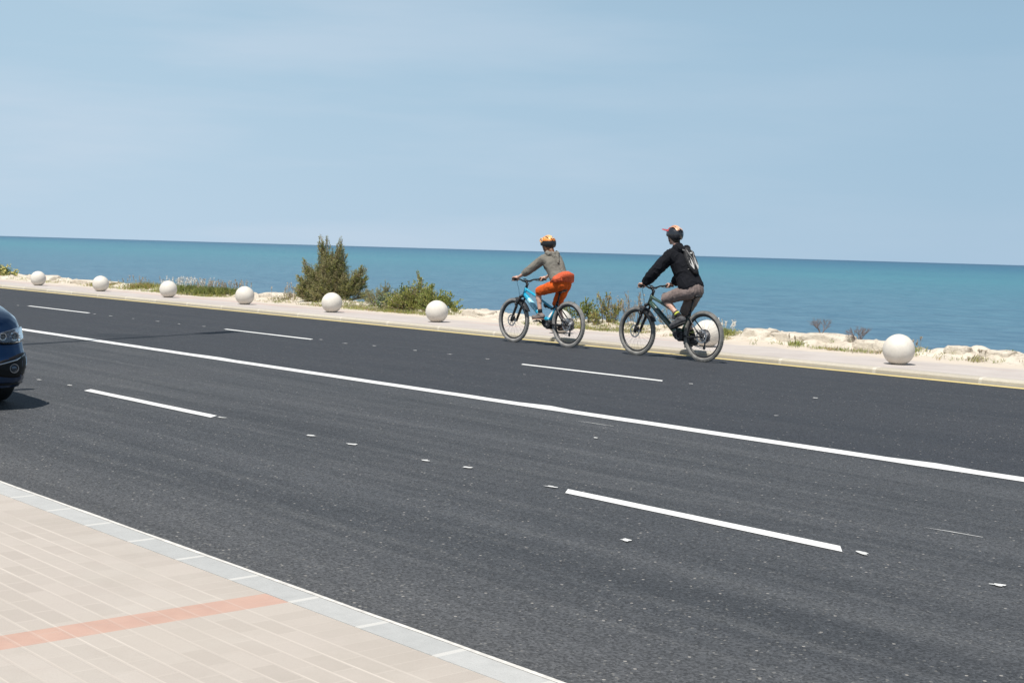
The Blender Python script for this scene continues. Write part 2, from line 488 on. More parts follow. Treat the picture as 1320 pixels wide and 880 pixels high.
# ---- far pavement and kerb
FZ = .08
kf = profile_x('kerb', [(16.8, -.05), (16.8, .05), (16.815, .07), (16.84, .079), (16.96, .082), (16.965, .06)], -260, 60,
               kerb_mat('worn_beige_kerb', (.44, .40, .33), (.52, .48, .40), (.58, .54, .47), 1.62, -13.02, .05))
tag(kf, kind='structure')
def far_pave():
    m, nt, bs = new_mat('worn_pink_concrete')
    v = coords(nt)
    sep = nd(nt, 'ShaderNodeSeparateXYZ'); lk(nt, v, sep.inputs[0])
    X, Y = sep.outputs[0], sep.outputs[1]
    n1 = noisef(nt, v, 1.3, 5, .6)
    c = mixc(nt, ramp(nt, n1, [(.3, 0), (.7, 1)]), (.43, .385, .355), (.51, .465, .43))
    c = mixc(nt, mth(nt, 'MULTIPLY', ramp(nt, noisef(nt, v, 25, 4, .7), [(.5, 0), (.8, 1)]), .4), c, (.36, .32, .29))
    # sand blown in from the shore side
    sn = ramp(nt, mth(nt, 'ADD', mth(nt, 'MULTIPLY', mth(nt, 'SUBTRACT', Y, 18.0), .5), mth(nt, 'MULTIPLY', noisef(nt, v, 1.8, 4), .8)), [(.6, 0), (.85, 1)])
    c = mixc(nt, mth(nt, 'MULTIPLY', sn, .8), c, (.60, .52, .42))
    # faded pink tile band, dark seam behind the kerb
    yy = mth(nt, 'ADD', Y, mth(nt, 'MULTIPLY', noisef(nt, v, 1.0, 2), .05))
    band = mth(nt, 'MULTIPLY', mth(nt, 'GREATER_THAN', yy, 18.25), mth(nt, 'LESS_THAN', yy, 18.42))
    patchy = ramp(nt, noisef(nt, coords(nt, (.25, 1, 1)), .8, 3), [(.42, 0), (.6, 1)])
    c = mixc(nt, mth(nt, 'MULTIPLY', mth(nt, 'MULTIPLY', band, patchy), .6), c, (.56, .33, .26))
    seam = mth(nt, 'LESS_THAN', yy, 17.04)
    seamn = ramp(nt, noisef(nt, coords(nt, (.5, 3, 1)), 2, 3), [(.35, 0), (.6, 1)])
    c = mixc(nt, mth(nt, 'MULTIPLY', mth(nt, 'MULTIPLY', seam, seamn), .75), c, (.22, .20, .18))
    # slab joints
    fr = mth(nt, 'FRACT', mth(nt, 'DIVIDE', mth(nt, 'ADD', X, 300.0), 3.8))
    c = mixc(nt, mth(nt, 'MULTIPLY', mth(nt, 'LESS_THAN', fr, .006), .4), c, (.3, .27, .24))
    lk(nt, c, bs.inputs['Base Color']); bs.inputs['Roughness'].default_value = .9
    bump(nt, bs, noisef(nt, v, 60, 4), .3, .005)
    return m
fp = sheet('promenade', -260, 60, 16.965, 19.6, FZ, far_pave())
tag(fp, kind='structure')

# ---- rocky shore
CREST = [(-260, .3), (-60, .3), (-50, .2), (-43.98, .16), (-40.67, .19), (-36, .16), (-32.97, .15), (-31.8, .26), (-29.94, .23), (-27.97, .15), (-26.81, .12), (-24.0, .2), (-23.14, .19),
         (-21, .17), (-18.45, .2), (-17.2, .16), (-16.37, .2), (-16.04, .27), (-15.6, .24), (-15.16, .17), (-14.74, .26), (-14.23, .26), (-13.65, .22), (-12.85, .23), (-12.28, .2),
         (-11.92, .25), (-11.63, .22), (-10.93, .25), (-9, .22), (-7, .28), (0, .25), (60, .25)]
def lerp_tab(t, x):
    for (a, va), (b_, vb) in zip(t, t[1:]):
        if a <= x <= b_: return va + (vb - va) * (x - a) / (b_ - a)
    return t[-1][1]
OUTER = [(-260, 19), (-60, 19.0), (-44.8, 19.1), (-42, 19.5), (-34.72, 19.0), (-33.28, 19.35), (-25.95, 19.5), (-23.3, 19.5), (-16, 19.55), (-14.3, 19.45), (-11.7, 19.3), (-10.7, 19.15), (60, 19.1)]
def sstep(a, b_, x):
    t = max(0, min(1, (x - a) / (b_ - a))); return t * t * (3 - 2 * t)
def shore_z(x, y):
    o = lerp_tab(OUTER, x) - .25 + .3 * noise.noise(V((x * .9, y * .9, 2)))
    c = lerp_tab(CREST, x) - (.03 if x > -16.5 else 0)
    up = sstep(o, 20.15, y)
    z = (FZ - .03) + (c - FZ + .03) * up
    # seaward drop, broken into ledges
    e = 20.55 + .35 * noise.noise(V((x * .35, 3, 0))) + .15 * noise.noise(V((x * 1.7, 8, 0)))
    d = sstep(e, e + 1.5, y)
    z -= 2.4 * d
    k = .25 + .75 * sstep(o, o + .5, y)
    r = 1 - abs(noise.noise(V((x * 1.6, y * 2.2, 4)))) * 2
    r2 = 1 - abs(noise.noise(V((x * 4.5, y * 5.5, 1)))) * 2
    vd = noise.voronoi(V((x * 2.3, y * 2.8, 0)))[0]; crack = min(1, (vd[1] - vd[0]) * 4); blk = noise.cell(V((x * 1.9, y * 2.3, 0)))
    z += k * up * (.05 * (crack - 1) + .035 * noise.noise(V((x * 7, y * 7, 2))))
    z += k * up * (.055 * r + .03 * r2 - .05 + .05 * noise.noise(V((x * .8, y * 1.5, 7))) + .015 * noise.noise(V((x * 13, y * 13, 7))))
    return z
b = MB()
xs = []
x = -260.0
while x < 60:
    xs.append(x); x += .055 if -52 < x < -7 else 1.0 if x < -80 or x > 10 else .2
ys = [18.3 + i * .055 for i in range(48)] + [20.95 + i * .13 for i in range(16)]
vs = [(x, y, shore_z(x, y)) for x in xs for y in ys]
NY = len(ys); fs = []
for i in range(len(xs) - 1):
    for j in range(NY - 1):
        k = i * NY + j; fs.append((k, k + NY, k + NY + 1, k + 1))
b.add(vs, fs, 0, True)
def rock_mat(name='shore_limestone', k=1.0):
    m, nt, bs = new_mat(name)
    v = coords(nt)
    n1 = noisef(nt, v, 1.6, 6, .65); n2 = noisef(nt, v, 9, 6, .7)
    c = mixc(nt, ramp(nt, n1, [(.3, 0), (.7, 1)]), (.50 * k, .43 * k, .34 * k), (.72 * k, .66 * k, .56 * k))
    c = mixc(nt, mth(nt, 'MULTIPLY', ramp(nt, n2, [(.52, 0), (.68, 1)]), .6), c, (.27, .22, .17))
    c = mixc(nt, mth(nt, 'MULTIPLY', ramp(nt, noisef(nt, v, 2.7, 5, .7), [(.6, 0), (.72, 1)]), .6), c, (.24, .19, .12))
    lk(nt, c, bs.inputs['Base Color']); bs.inputs['Roughness'].default_value = .95
    bump(nt, bs, mth(nt, 'ADD', n2, noisef(nt, v, 35, 5, .7)), .7, .03)
    return m
M_rock = rock_mat()
tag(b.build('rocky_shore', M_rock), kind='structure')

def boulder(loc, size, seed, label, rz=0):
    b = MB(); b.ell((0, 0, 0), (1, 1, 1), 40, 26)
    out = []
    for p in b.v:
        q = V(p)
        d = 1 + .22 * noise.noise(q * 1.3 + V((seed, 0, 0))) + .10 * (1 - 2 * abs(noise.noise(q * 3 + V((0, seed, 0))))) + .03 * noise.noise(q * 9 + V((seed, 0, 0)))
        q = q * d
        q = V((max(-.85, min(.85, q.x)), max(-.85, min(.85, q.y)), max(-.6, min(.62 + .1 * noise.noise(V((q.x * 2, q.y * 2, seed))), q.z))))
        out.append((q.x * size[0], q.y * size[1], q.z * size[2]))
    b.v = out
    o = b.build('boulder', M_rock); o.location = loc; o.rotation_euler = (0, 0, rz)
    return tag(o, label, 'rock')
boulder((-16.02, 20.05, .16), (.36, .3, .2), 1, 'rounded cream limestone boulder right of the green tuft behind the rear cyclist')
boulder((-15.35, 20.1, .15), (.42, .3, .17), 5, 'long flat limestone slab right of the rounded cream boulder, before the dark twigs')
boulder((-14.55, 20.1, .19), (.55, .3, .16), 9, 'pale limestone block directly under the leafless dark twigs by the sea')
boulder((-13.5, 20.0, .15), (.5, .25, .15), 13, 'low broad limestone rock between the dead grey shrub and the rightmost white ball')
boulder((-12.0, 19.95, .16), (.22, .2, .16), 17, 'small rounded rock standing up right of the rightmost white ball')
boulder((-11.35, 20.0, .15), (.3, .2, .14), 23, 'craggy limestone rock near the right edge with a tan tuft in front')
boulder((-46.3, 19.9, .12), (1.0, .4, .24), 27, 'flat pale rock between the yellow flowered shrub and the leftmost white ball')
boulder((-42.4, 19.9, .10), (1.6, .4, .2), 31, 'long bright slab of rock just right of the leftmost white ball')
boulder((-31.7, 19.95, .17), (.75, .4, .17), 37, 'pale rock ledge at the left foot of the tall olive bush')
boulder((-23.6, 19.95, .14), (.5, .3, .16), 41, 'pale rock between the yellow green shrub and the front cyclist')

# ---- sea
def sea_mat():
    m, nt, bs = new_mat('sea_water')
    v = coords(nt)
    sep = nd(nt, 'ShaderNodeSeparateXYZ'); lk(nt, v, sep.inputs[0])
    # distance out from the shore, log scale: shallows are turquoise, the deep is blue
    wig = mth(nt, 'MULTIPLY_ADD', noisef(nt, coords(nt, (.004, .012, 1)), 1, 4, .6), 1.2, -.6)
    wig2 = mth(nt, 'MULTIPLY_ADD', noisef(nt, coords(nt, (.03, .10, 1)), 1, 4, .6), .5, -.25)
    d = mth(nt, 'LOGARITHM', mth(nt, 'MAXIMUM', sep.outputs[1], 1.0), 10.0)
    d = mth(nt, 'ADD', d, mth(nt, 'MULTIPLY', mth(nt, 'ADD', wig, wig2), .3))
    f = mth(nt, 'DIVIDE', mth(nt, 'SUBTRACT', d, 1.3), 2.6)
    col = ramp(nt, f, [(0.1, SEA[0]), (.26, SEA[1]), (.42, SEA[2]), (.64, SEA[3]), (1.0, SEA[4])])
    n = noisef(nt, coords(nt, (1, 1.3, 1), rot=(0, 0, .3)), .5, 9, .72)  # light and dark of the ripples, painted into the water colour besides the bump
    col = mixc(nt, mth(nt, 'MULTIPLY', ramp(nt, n, [(.44, 0), (.58, 1)]), .6), col, mixc(nt, 1.0, col, (.42, .55, .66), 'MULTIPLY'))
    nb = noisef(nt, coords(nt, (1, 1.6, 1), rot=(0, 0, .2), loc=(40, 9, 0)), .06, 8, .7)
    col = mixc(nt, mth(nt, 'MULTIPLY', ramp(nt, nb, [(.45, 0), (.65, 1)]), .4), col, mixc(nt, 1.0, col, (.55, .72, .82), 'MULTIPLY'))
    lk(nt, col, bs.inputs['Base Color'])
    bs.inputs['Roughness'].default_value = .3
    bs.inputs['IOR'].default_value = 1.33
    bs.inputs['Specular IOR Level'].default_value = .22
    h1 = noisef(nt, coords(nt, (.35, .9, 1), rot=(0, 0, .3)), 1.1, 6, .65)
    h2 = noisef(nt, coords(nt, (1, 2.2, 1), rot=(0, 0, .15)), 1.8, 4, .6)
    h3 = noisef(nt, coords(nt, (.06, .2, 1)), 1.0, 3, .5)
    bump(nt, bs, mth(nt, 'ADD', mth(nt, 'MULTIPLY', h3, 3.0), mth(nt, 'ADD', mth(nt, 'MULTIPLY', h1, 1.6), mth(nt, 'MULTIPLY', h2, .5))), 1.0, .22)
    return m
SEA = [(.105, .185, .26), (.088, .205, .275), (.066, .228, .28), (.026, .14, .22), (.010, .072, .145)]
sea = sheet('sea', -60000, 60000, 20.5, 60000, -1.75, sea_mat())
tag(sea, kind='structure')
# ================================================================== PLANTS
def leaf_mat(name, c1, c2, trans=.25):
    m, nt, bs = new_mat(name)
    v = coords(nt)
    oi = nt.nodes.new('ShaderNodeNewGeometry')
    c = mixc(nt, ramp(nt, noisef(nt, v, 5, 3), [(.3, 0), (.7, 1)]), c1, c2)
    rnd = oi.outputs['Random Per Island']
    g = mth(nt, 'MULTIPLY_ADD', rnd, .7, .65)
    gm = nd(nt, 'ShaderNodeCombineColor')
    for i in range(3): lk(nt, g, gm.inputs[i])
    c = mixc(nt, 1.0, c, gm.outputs[0], 'MULTIPLY')
    lk(nt, c, bs.inputs['Base Color']); bs.inputs['Roughness'].default_value = .6
    bs.inputs['Specular IOR Level'].default_value = .3
    tr = nt.nodes.new('ShaderNodeBsdfTranslucent'); lk(nt, c, tr.inputs[0])
    mx = nt.nodes.new('ShaderNodeMixShader'); mx.inputs[0].default_value = trans
    lk(nt, bs.outputs[0], mx.inputs[1]); lk(nt, tr.outputs[0], mx.inputs[2])
    lk(nt, mx.outputs[0], nt.nodes['Material Output'].inputs[0])
    return m
L_olive = leaf_mat('olive_leaf', (.33, .33, .14), (.50, .47, .26), .5)
L_tan = leaf_mat('tan_tip', (.36, .29, .17), (.44, .37, .23), .4)
L_deep = leaf_mat('deep_leaf', (.08, .11, .04), (.15, .18, .07), .35)
L_yel = leaf_mat('yellow_green_leaf', (.32, .34, .085), (.44, .43, .15), .4)
L_green = leaf_mat('grass_leaf', (.20, .26, .07), (.32, .36, .12), .4)
L_blue = leaf_mat('glaucous_leaf', (.17, .24, .17), (.28, .34, .25), .35)
L_dry = leaf_mat('dry_stalk', (.36, .30, .22), (.50, .44, .36), .1)
L_rust = leaf_mat('rusty_stalk', (.38, .25, .11), (.44, .33, .16), .3)
L_grey = leaf_mat('dead_twig', (.16, .13, .13), (.26, .22, .21), .0)
L_wflo = leaf_mat('white_flower', (.75, .72, .66), (.82, .80, .76), .2)
L_yflo = leaf_mat('yellow_flower', (.75, .66, .22), (.82, .76, .40), .2)
M_bark = pm('shrub_bark', (.22, .18, .13), .9, .4, 20)
Rv = V((.70, .71, 0)); Fv = V((-.71, .70, 0)); Uz = V((0, 0, 1))   # across / along the coast diagonal

def leafy(b, p, d, l, w, mi, rn, bend=.3):
    d = (d + V((rn.uniform(-1, 1), rn.uniform(-1, 1), rn.uniform(-1, 1))) * bend).normalized()
    s = d.cross(V((rn.uniform(-1, 1), rn.uniform(-1, 1), rn.uniform(-.3, .3)))).normalized()
    l *= rn.uniform(.6, 1.3)
    b.add([p, p + d * l * .5 + s * w, p + d * l, p + d * l * .5 - s * w], [(0, 1, 2, 3)], mi, False)

def shrub(name, label, cat, loc, blobs, mats, twigs=60, leaves=26, ll=.045, lw=.006, tip=.15, flower=0, fmat=None, group=None, seed=1, thick=.012, upright=.6, nbend=.35, fsize=.014):
    """blobs: (across, along, height, radius). Twigs rise from the base into each blob and carry leaves."""
    rn = random.Random(seed)
    root = empty(name, loc, 0, label, cat, group)
    fb = MB(); sb = MB()
    ml = list(mats) + ([fmat] if fmat else [])
    nm = len(mats)
    for (ax, al, h, r) in blobs:
        if name == 'coastal_bush' and ax < 0: ax *= .8; r *= .93
        if name == 'leafy_shrub' and -27 < loc[0] < -24: h *= .9
        c = Rv * ax + Fv * al + Uz * h
        foot = (Rv * ax + Fv * al) * rn.uniform(.15, .45)
        mid = (foot + c) * .5 + V((rn.uniform(-.1, .1), rn.uniform(-.1, .1), 0)) * r * 2
        sb.path([foot - Uz * .08, mid - Uz * r * .2, c], [thick, thick * .75, thick * .4], 5)
        nt_ = max(4, int(twigs * r * r * 12))
        for i in range(nt_):
            while True:
                q = V((rn.uniform(-1, 1), rn.uniform(-1, 1), rn.uniform(-1, 1)))
                if q.length < 1: break
            e = c + V((q.x * r, q.y * r, q.z * r * 1.15))
            if e.z < .02: e.z = .02 + rn.random() * .05
            st = foot.lerp(c, rn.uniform(.35, .9)) + V((rn.uniform(-1, 1), rn.uniform(-1, 1), 0)) * r * .3
            st.z = min(st.z, max(.0, e.z - r * .25))
            e2 = e + Uz * r * upright * rn.uniform(.1, .6)
            m_ = st.lerp(e2, .5) + (e2 - st).length * .12 * V((rn.uniform(-1, 1), rn.uniform(-1, 1), rn.uniform(-.2, .6)))
            sb.path([st, m_, e2], [thick * .3, thick * .2, .0015], 3, cap=False)
            # clump tone: pick one leaf colour for most of the twig
            mi = rn.choices(range(nm), weights=[3] + [1] * (nm - 1) if nm > 1 else None)[0]
            for k in range(leaves):
                t = rn.uniform(.25, 1.0)
                p = (st.lerp(m_, t * 2) if t < .5 else m_.lerp(e2, t * 2 - 1)) + V((rn.gauss(0, 1), rn.gauss(0, 1), rn.gauss(0, 1))) * r * .07
                d = (e2 - st).normalized() + Uz * upright
                mm = mi if rn.random() < .7 else rn.randrange(nm)
                leafy(fb, p, d, ll, lw, mm, rn, nbend + .4)
            if flower and rn.random() < flower:
                for k in range(3):
                    p = e2 + V((rn.gauss(0, .02), rn.gauss(0, .02), rn.gauss(0, .02)))
                    for j in range(3): leafy(fb, p, V((rn.uniform(-1, 1), rn.uniform(-1, 1), 1)), fsize * 1.6, fsize * .6, nm, rn, 1)
    fb.build('foliage', ml, root)
    sb.build('stem', M_bark, root)
    return root

def gz(x, y): return shore_z(x, y) + .0

# the tall olive bush
bx, by = -29.6, 20.0
shrub('coastal_bush', 'tall olive green feathery bush by the sea, the tallest plant', 'bush', (bx, by, .1),
      [(-.2, 0, 1.45, .13), (-.12, .05, 1.2, .2), (-.05, .1, 1.62, .07), (-.22, 0, 1.66, .06), (.3, 0, 1.42, .12), (.34, .05, 1.6, .07), (.42, 0, 1.25, .09), (.12, 0, 1.2, .17),
       (-.05, 0, .95, .33), (.25, .1, .9, .3), (-.45, .05, .72, .25), (-.68, 0, .85, .15), (-.76, 0, 1.05, .08), (-.62, .1, .45, .28), (.05, 0, .55, .36), (.4, 0, .5, .3),
       (-.82, 0, .35, .22), (-.9, 0, .62, .1), (-.3, -.1, .3, .32), (.1, 0, .85, .3), (-.35, 0, .6, .3), (.0, -.1, .25, .3), (.45, 0, .22, .25), (.2, 0, 1.0, .25), (-.6, 0, .2, .25), (.72, .1, .72, .17), (.88, .1, .88, .12), (.8, .1, .45, .22), (.95, .1, .62, .1), (1.05, .1, .25, .14)],
      [L_olive, L_deep, L_yel, L_tan], 120, 55, .045, .0055, seed=4, thick=.018, upright=.2, nbend=.6)
shrub('coastal_bush', 'small grey green feathery bush just right of the tall olive bush', 'bush', (-27.35, 20.1, .12),
      [(-.1, 0, .3, .17), (.05, 0, .48, .12), (.1, 0, .22, .2), (-.25, 0, .2, .17), (.3, 0, .15, .18), (-.45, 0, .15, .18)], [L_olive, L_blue, L_tan], 80, 34, .045, .0045, seed=5, upright=.8)
shrub('leafy_shrub', 'low bluish green broad leaved shrub between the tall bush and the yellow green shrub', 'shrub', (-26.5, 20.1, .1),
      [(-.35, 0, .2, .22), (-.05, 0, .3, .26), (.25, 0, .22, .24), (.5, 0, .15, .2), (-.6, 0, .12, .18), (.0, 0, .5, .09), (.45, .1, .38, .12)], [L_blue, L_deep, L_green], 75, 18, .05, .016, seed=6, flower=.05, fmat=L_wflo)
shrub('leafy_shrub', 'yellow green shrub with one tall spike, left behind the white ball nearest the front cyclist', 'shrub', (-25.8, 19.95, .1),
      [(-.75, 0, .13, .18), (-.5, 0, .2, .25), (-.3, 0, .42, .22), (0, 0, .4, .28), (.2, 0, .48, .22), (.5, 0, .15, .22), (-.2, 0, .15, .28), (.15, 0, .15, .28), (.05, .05, .82, .07), (-.05, .05, .98, .04), (.35, 0, .25, .2), (-.1, -.1, .18, .22)], [L_yel, L_green, L_yel, L_tan], 62, 18, .05, .013, seed=7, flower=.05, fmat=L_wflo)
shrub('leafy_shrub', 'bright green low shrub to the right of the white ball nearest the front cyclist', 'shrub', (-25.05, 20.05, .12),
      [(-.35, 0, .45, .16), (-.2, 0, .22, .24), (.05, 0, .28, .22), (.3, 0, .12, .16), (-.5, 0, .2, .2), (-.3, 0, .65, .05)], [L_green, L_yel, L_yel], 70, 18, .05, .013, seed=8)
shrub('leafy_shrub', 'green shrub dotted with yellow flowers at the left edge of the picture', 'shrub', (-49.6, 19.9, .08),
      [(-1.0, 0, .2, .34), (-.4, 0, .2, .3), (.0, 0, .15, .25), (-.5, 0, .4, .15), (.35, 0, .08, .15), (-1.1, 0, .45, .15)], [L_green, L_deep, L_yel], 60, 20, .05, .014, seed=9, flower=.6, fmat=L_yflo, fsize=.03)
shrub('leafy_shrub', 'yellow green weedy shrub behind the front cyclist rear wheel', 'shrub', (-20.5, 19.95, .1),
      [(-.3, 0, .2, .2), (0, 0, .28, .2), (.25, 0, .22, .18), (.15, 0, .45, .1)], [L_green, L_yel, L_deep], 80, 18, .045, .012, seed=10, flower=.04, fmat=L_wflo)
shrub('leafy_shrub', 'green and brown shrub between the two cyclists', 'shrub', (-19.75, 20.0, .1),
      [(-.3, 0, .2, .17), (-.1, 0, .42, .15), (-.2, .05, .65, .06), (.08, 0, .2, .2), (.2, 0, .4, .14), (-.02, 0, .6, .09)], [L_yel, L_blue, L_rust, L_tan], 75, 18, .04, .011, seed=11, flower=.05, fmat=L_wflo)
shrub('dry_weed', 'dry pinkish grey seeded weed right of the shrub between the two cyclists', 'weed', (-19.05, 20.05, .12),
      [(-.3, 0, .45, .14), (-.1, 0, .3, .17), (.1, 0, .5, .1), (.18, 0, .2, .16), (-.22, 0, .65, .07), (.05, 0, .68, .05)], [L_dry, L_tan, L_grey, L_rust], 65, 12, .03, .007, seed=12, upright=1.2, thick=.008)
shrub('dry_weed', 'pale dry weed seen through the front wheel of the rear cyclist', 'weed', (-18.15, 20.05, .12),
      [(-.25, 0, .3, .14), (0, 0, .25, .15), (.25, 0, .3, .13), (-.1, 0, .5, .07)], [L_dry, L_blue, L_grey], 65, 12, .03, .006, seed=13, upright=1.2, thick=.007, flower=.1, fmat=L_wflo)
def twigs(loc, h, w, n, seed, label):
    rn = random.Random(seed); b = MB()
    def grow(p, d, l, r, k):
        e = p + d * l; b.path([p, p.lerp(e, .5) + V((rn.uniform(-1, 1),) * 3) * l * .06, e], [r, r * .8, r * .55], 4, cap=False)
        if k:
            for i in range(rn.choice((2, 3, 3))):
                dd = (d + V((rn.uniform(-1, 1), rn.uniform(-1, 1), rn.uniform(-.3, .5))) * .75).normalized()
                grow(e if i else p.lerp(e, .7), dd, l * rn.uniform(.55, .8), r * .6, k - 1)
    for i in range(n):
        d = (Rv * rn.uniform(-1, 1) * w + Fv * rn.uniform(-.4, .4) + Uz).normalized()
        grow(V((0, 0, -.05)) + Rv * rn.uniform(-.05, .05), d, h * .42, .009, 4)
    o = b.build('dead_shrub', L_grey); o.location = loc
    return tag(o, label, 'shrub')
twigs((-14.72, 20.1, .3), .3, .9, 5, 3, 'leafless dark twiggy shrub on the rocks left of the other dead one')
twigs((-14.0, 20.15, .24), .26, .8, 9, 8, 'dense grey dead shrub on the rocks nearest the rightmost white ball')

def weeds(name, label, loc, w, h, n, mats, seed, stalks=8, smat=None, fl=L_dry, group=None):
    """clump of arching blades with taller seed stalks"""
    rn = random.Random(seed); b = MB(); nm = len(mats)
    if w < .5: b.ell((0, 0, -.085), (w * 1.1, w * 1.1, .045), 14, 8, 0)
    for i in range(n):
        p = Rv * rn.gauss(0, w * .4) + Fv * rn.gauss(0, .14); p.z = -.04
        hh = h * rn.uniform(.35 if w < .5 else .6, 1.0) * math.exp(-(p.length / w) ** 2 * .5)
        d = V((rn.gauss(0, .35), rn.gauss(0, .35), 1)).normalized(); out = V((d.x, d.y, 0)) * hh * .7
        s = d.cross(V((rn.uniform(-1, 1), rn.uniform(-1, 1), 0))).normalized() * rn.uniform(.004, .008)
        m_ = p + d * hh * .6; e = p + d * hh + out
        b.add([p - s, p + s, m_ + s, m_ - s, e], [(0, 1, 2, 3), (3, 2, 4)], rn.randrange(nm), False)
    for i in range(stalks):
        p = Rv * rn.gauss(0, w * .45) + Fv * rn.gauss(0, .12); p.z = -.04
        e = p + V((rn.gauss(0, .05), rn.gauss(0, .05), h * rn.uniform(.95, 1.45)))
        b.path([p, p.lerp(e, .6), e], [.003, .002, .0015], 3, nm, cap=False)
        for k in range(16): leafy(b, e.lerp(p, rn.uniform(0, .35)), Uz, .035, .010, nm, rn, .8)
    o = b.build(name, list(mats) + [fl]); o.location = loc
    return tag(o, label, 'weeds', group) if w < .5 else tag(o, kind='stuff')
weeds('weed_clump', 'rusty green low weeds just left of the second white ball from the left', (-41.2, 19.75, .12), .8, .2, 500, [L_rust, L_green, L_yel], 21, 4)
weeds('weed_clump', 'rusty weeds just right of the second white ball from the left', (-38.8, 19.8, .12), .9, .3, 600, [L_rust, L_green, L_yel], 22, 12)
weeds('weed_clump', 'green weeds with pale flower stalks left of the third white ball from the left', (-37.0, 19.75, .12), .7, .32, 500, [L_green, L_yel], 23, 14, fl=L_wflo)
weeds('weed_clump', 'tall grassy weeds', (-35.9, 19.75, .1), .95, .34, 2200, [L_green, L_yel, L_green, L_deep], 24, 60, fl=L_wflo)
weeds('weed_clump', 'tall grassy weeds with tan seed heads left of the fourth white ball from the left', (-34.5, 19.75, .1), .95, .34, 2200, [L_green, L_deep, L_yel, L_green], 25, 70)
weeds('weed_clump', 'small green weed at the verge left of the tall olive bush', (-31.2, 19.7, .12), .3, .16, 150, [L_green, L_deep], 26, 3)
weeds('weed_clump', 'thin dry grass at the left foot of the tall olive bush', (-30.9, 19.9, .14), .55, .34, 200, [L_dry, L_olive], 27, 22)
weeds('weed_clump', 'bright green tuft with fine stalks right behind the rear cyclist rear wheel', (-16.75, 19.95, .14), .45, .22, 600, [L_green, L_yel], 28, 14, fl=L_wflo)
weeds('weed_clump', 'small green weed on the rocks below the leafless dark twigs', (-14.85, 19.6, .12), .22, .14, 150, [L_green, L_yel], 29, 2)
weeds('weed_clump', 'tan tuft in front of the craggy rock near the right edge', (-11.45, 19.5, .12), .2, .13, 150, [L_yel, L_dry], 30, 3)
weeds('weed_clump', 'grey green tuft touching the right side of the rightmost white ball', (-12.6, 19.75, .14), .22, .2, 120, [L_blue, L_yel], 31, 4)
# low ground cover nobody could count
rn = random.Random(55); b = MB()
zones = [(-52, -44, 19.55, .35, 120), (-41.8, -38, 19.5, .3, 200), (-37.6, -33.6, 19.45, .3, 380), (-31.5, -30.2, 19.45, .25, 60), (-29.5, -24.2, 19.65, .35, 900), (-21.3, -18.2, 19.6, .3, 380), (-17.5, -16.3, 19.6, .25, 120),
         (-15.8, -10.5, 19.5, .3, 60), (-14.2, -13.0, 19.25, .08, 60), (-26.7, -25.3, 19.35, .12, 160), (-19.9, -19.0, 19.2, .08, 70), (-34.6, -33.9, 19.15, .06, 60), (-10.5, 20, 19.5, .4, 100), (-90, -52, 19.6, .4, 300)]
for (x0, x1, yc, ysd, n) in zones:
    for i in range(n):
        x = rn.uniform(x0, x1); y = yc + rn.gauss(0, ysd)
        if y < 18.9: continue
        z = max(shore_z(x, y), FZ) - .005
        mi = rn.choices((0, 1, 2, 3), weights=(4, 3, 1, 2))[0]
        for k in range(9):
            p = V((x + rn.gauss(0, .04), y + rn.gauss(0, .04), z))
            leafy(b, p, V((rn.gauss(0, .5), rn.gauss(0, .5), 1)), rn.uniform(.04, .1), .004, mi, rn, .3)
tag(b.build('ground_cover', [L_green, L_yel, L_rust, L_dry]), kind='stuff')

# ================================================================== WHITE BALLS
def ball_mat():
    m, nt, bs = new_mat('white_concrete')
    v = coords(nt)
    c = mixc(nt, ramp(nt, noisef(nt, v, 6, 5, .6), [(.3, 0), (.7, 1)]), (.62, .575, .505), (.71, .67, .60))
    sep = nd(nt, 'ShaderNodeSeparateXYZ'); lk(nt, v, sep.inputs[0])
    low = ramp(nt, mth(nt, 'ADD', sep.outputs[2], mth(nt, 'MULTIPLY', noisef(nt, v, 9, 4), .12)), [(.06, 1), (.2, 0)])
    c = mixc(nt, mth(nt, 'MULTIPLY', low, .4), c, (.47, .40, .31))       # splash dirt round the foot
    c = mixc(nt, mth(nt, 'MULTIPLY', ramp(nt, noisef(nt, v, 55, 3), [(.62, 0), (.7, 1)]), .35), c, (.35, .33, .3))
    c = mixc(nt, mth(nt, 'MULTIPLY', ramp(nt, noisef(nt, coords(nt, (9, 9, 1.2)), 1.5, 4), [(.6, 0), (.8, 1)]), .25), c, (.45, .41, .35))
    lk(nt, c, bs.inputs['Base Color']); bs.inputs['Roughness'].default_value = .75
    bump(nt, bs, noisef(nt, v, 80, 4), .25, .004)
    return m
b = MB(); R_ = .226; n, m_ = 48, 28; vs = []; fs = []
zb = -R_ * .93
for i in range(m_ + 1):
    t = PI * i / m_
    for j in range(n):
        a = 2 * PI * j / n
        z = max(zb, R_ * math.cos(t)); q = V((R_ * math.sin(t) * math.cos(a), R_ * math.sin(t) * math.sin(a), z - zb))
        q *= 1 + .006 * noise.noise(q * 9)
        vs.append(q)
for i in range(m_):
    for j in range(n):
        j2 = (j + 1) % n; fs.append((i * n + j, (i + 1) * n + j, (i + 1) * n + j2, i * n + j2))
b.add(vs, fs, 0)
ball0 = b.build('ball_bollard', ball_mat())
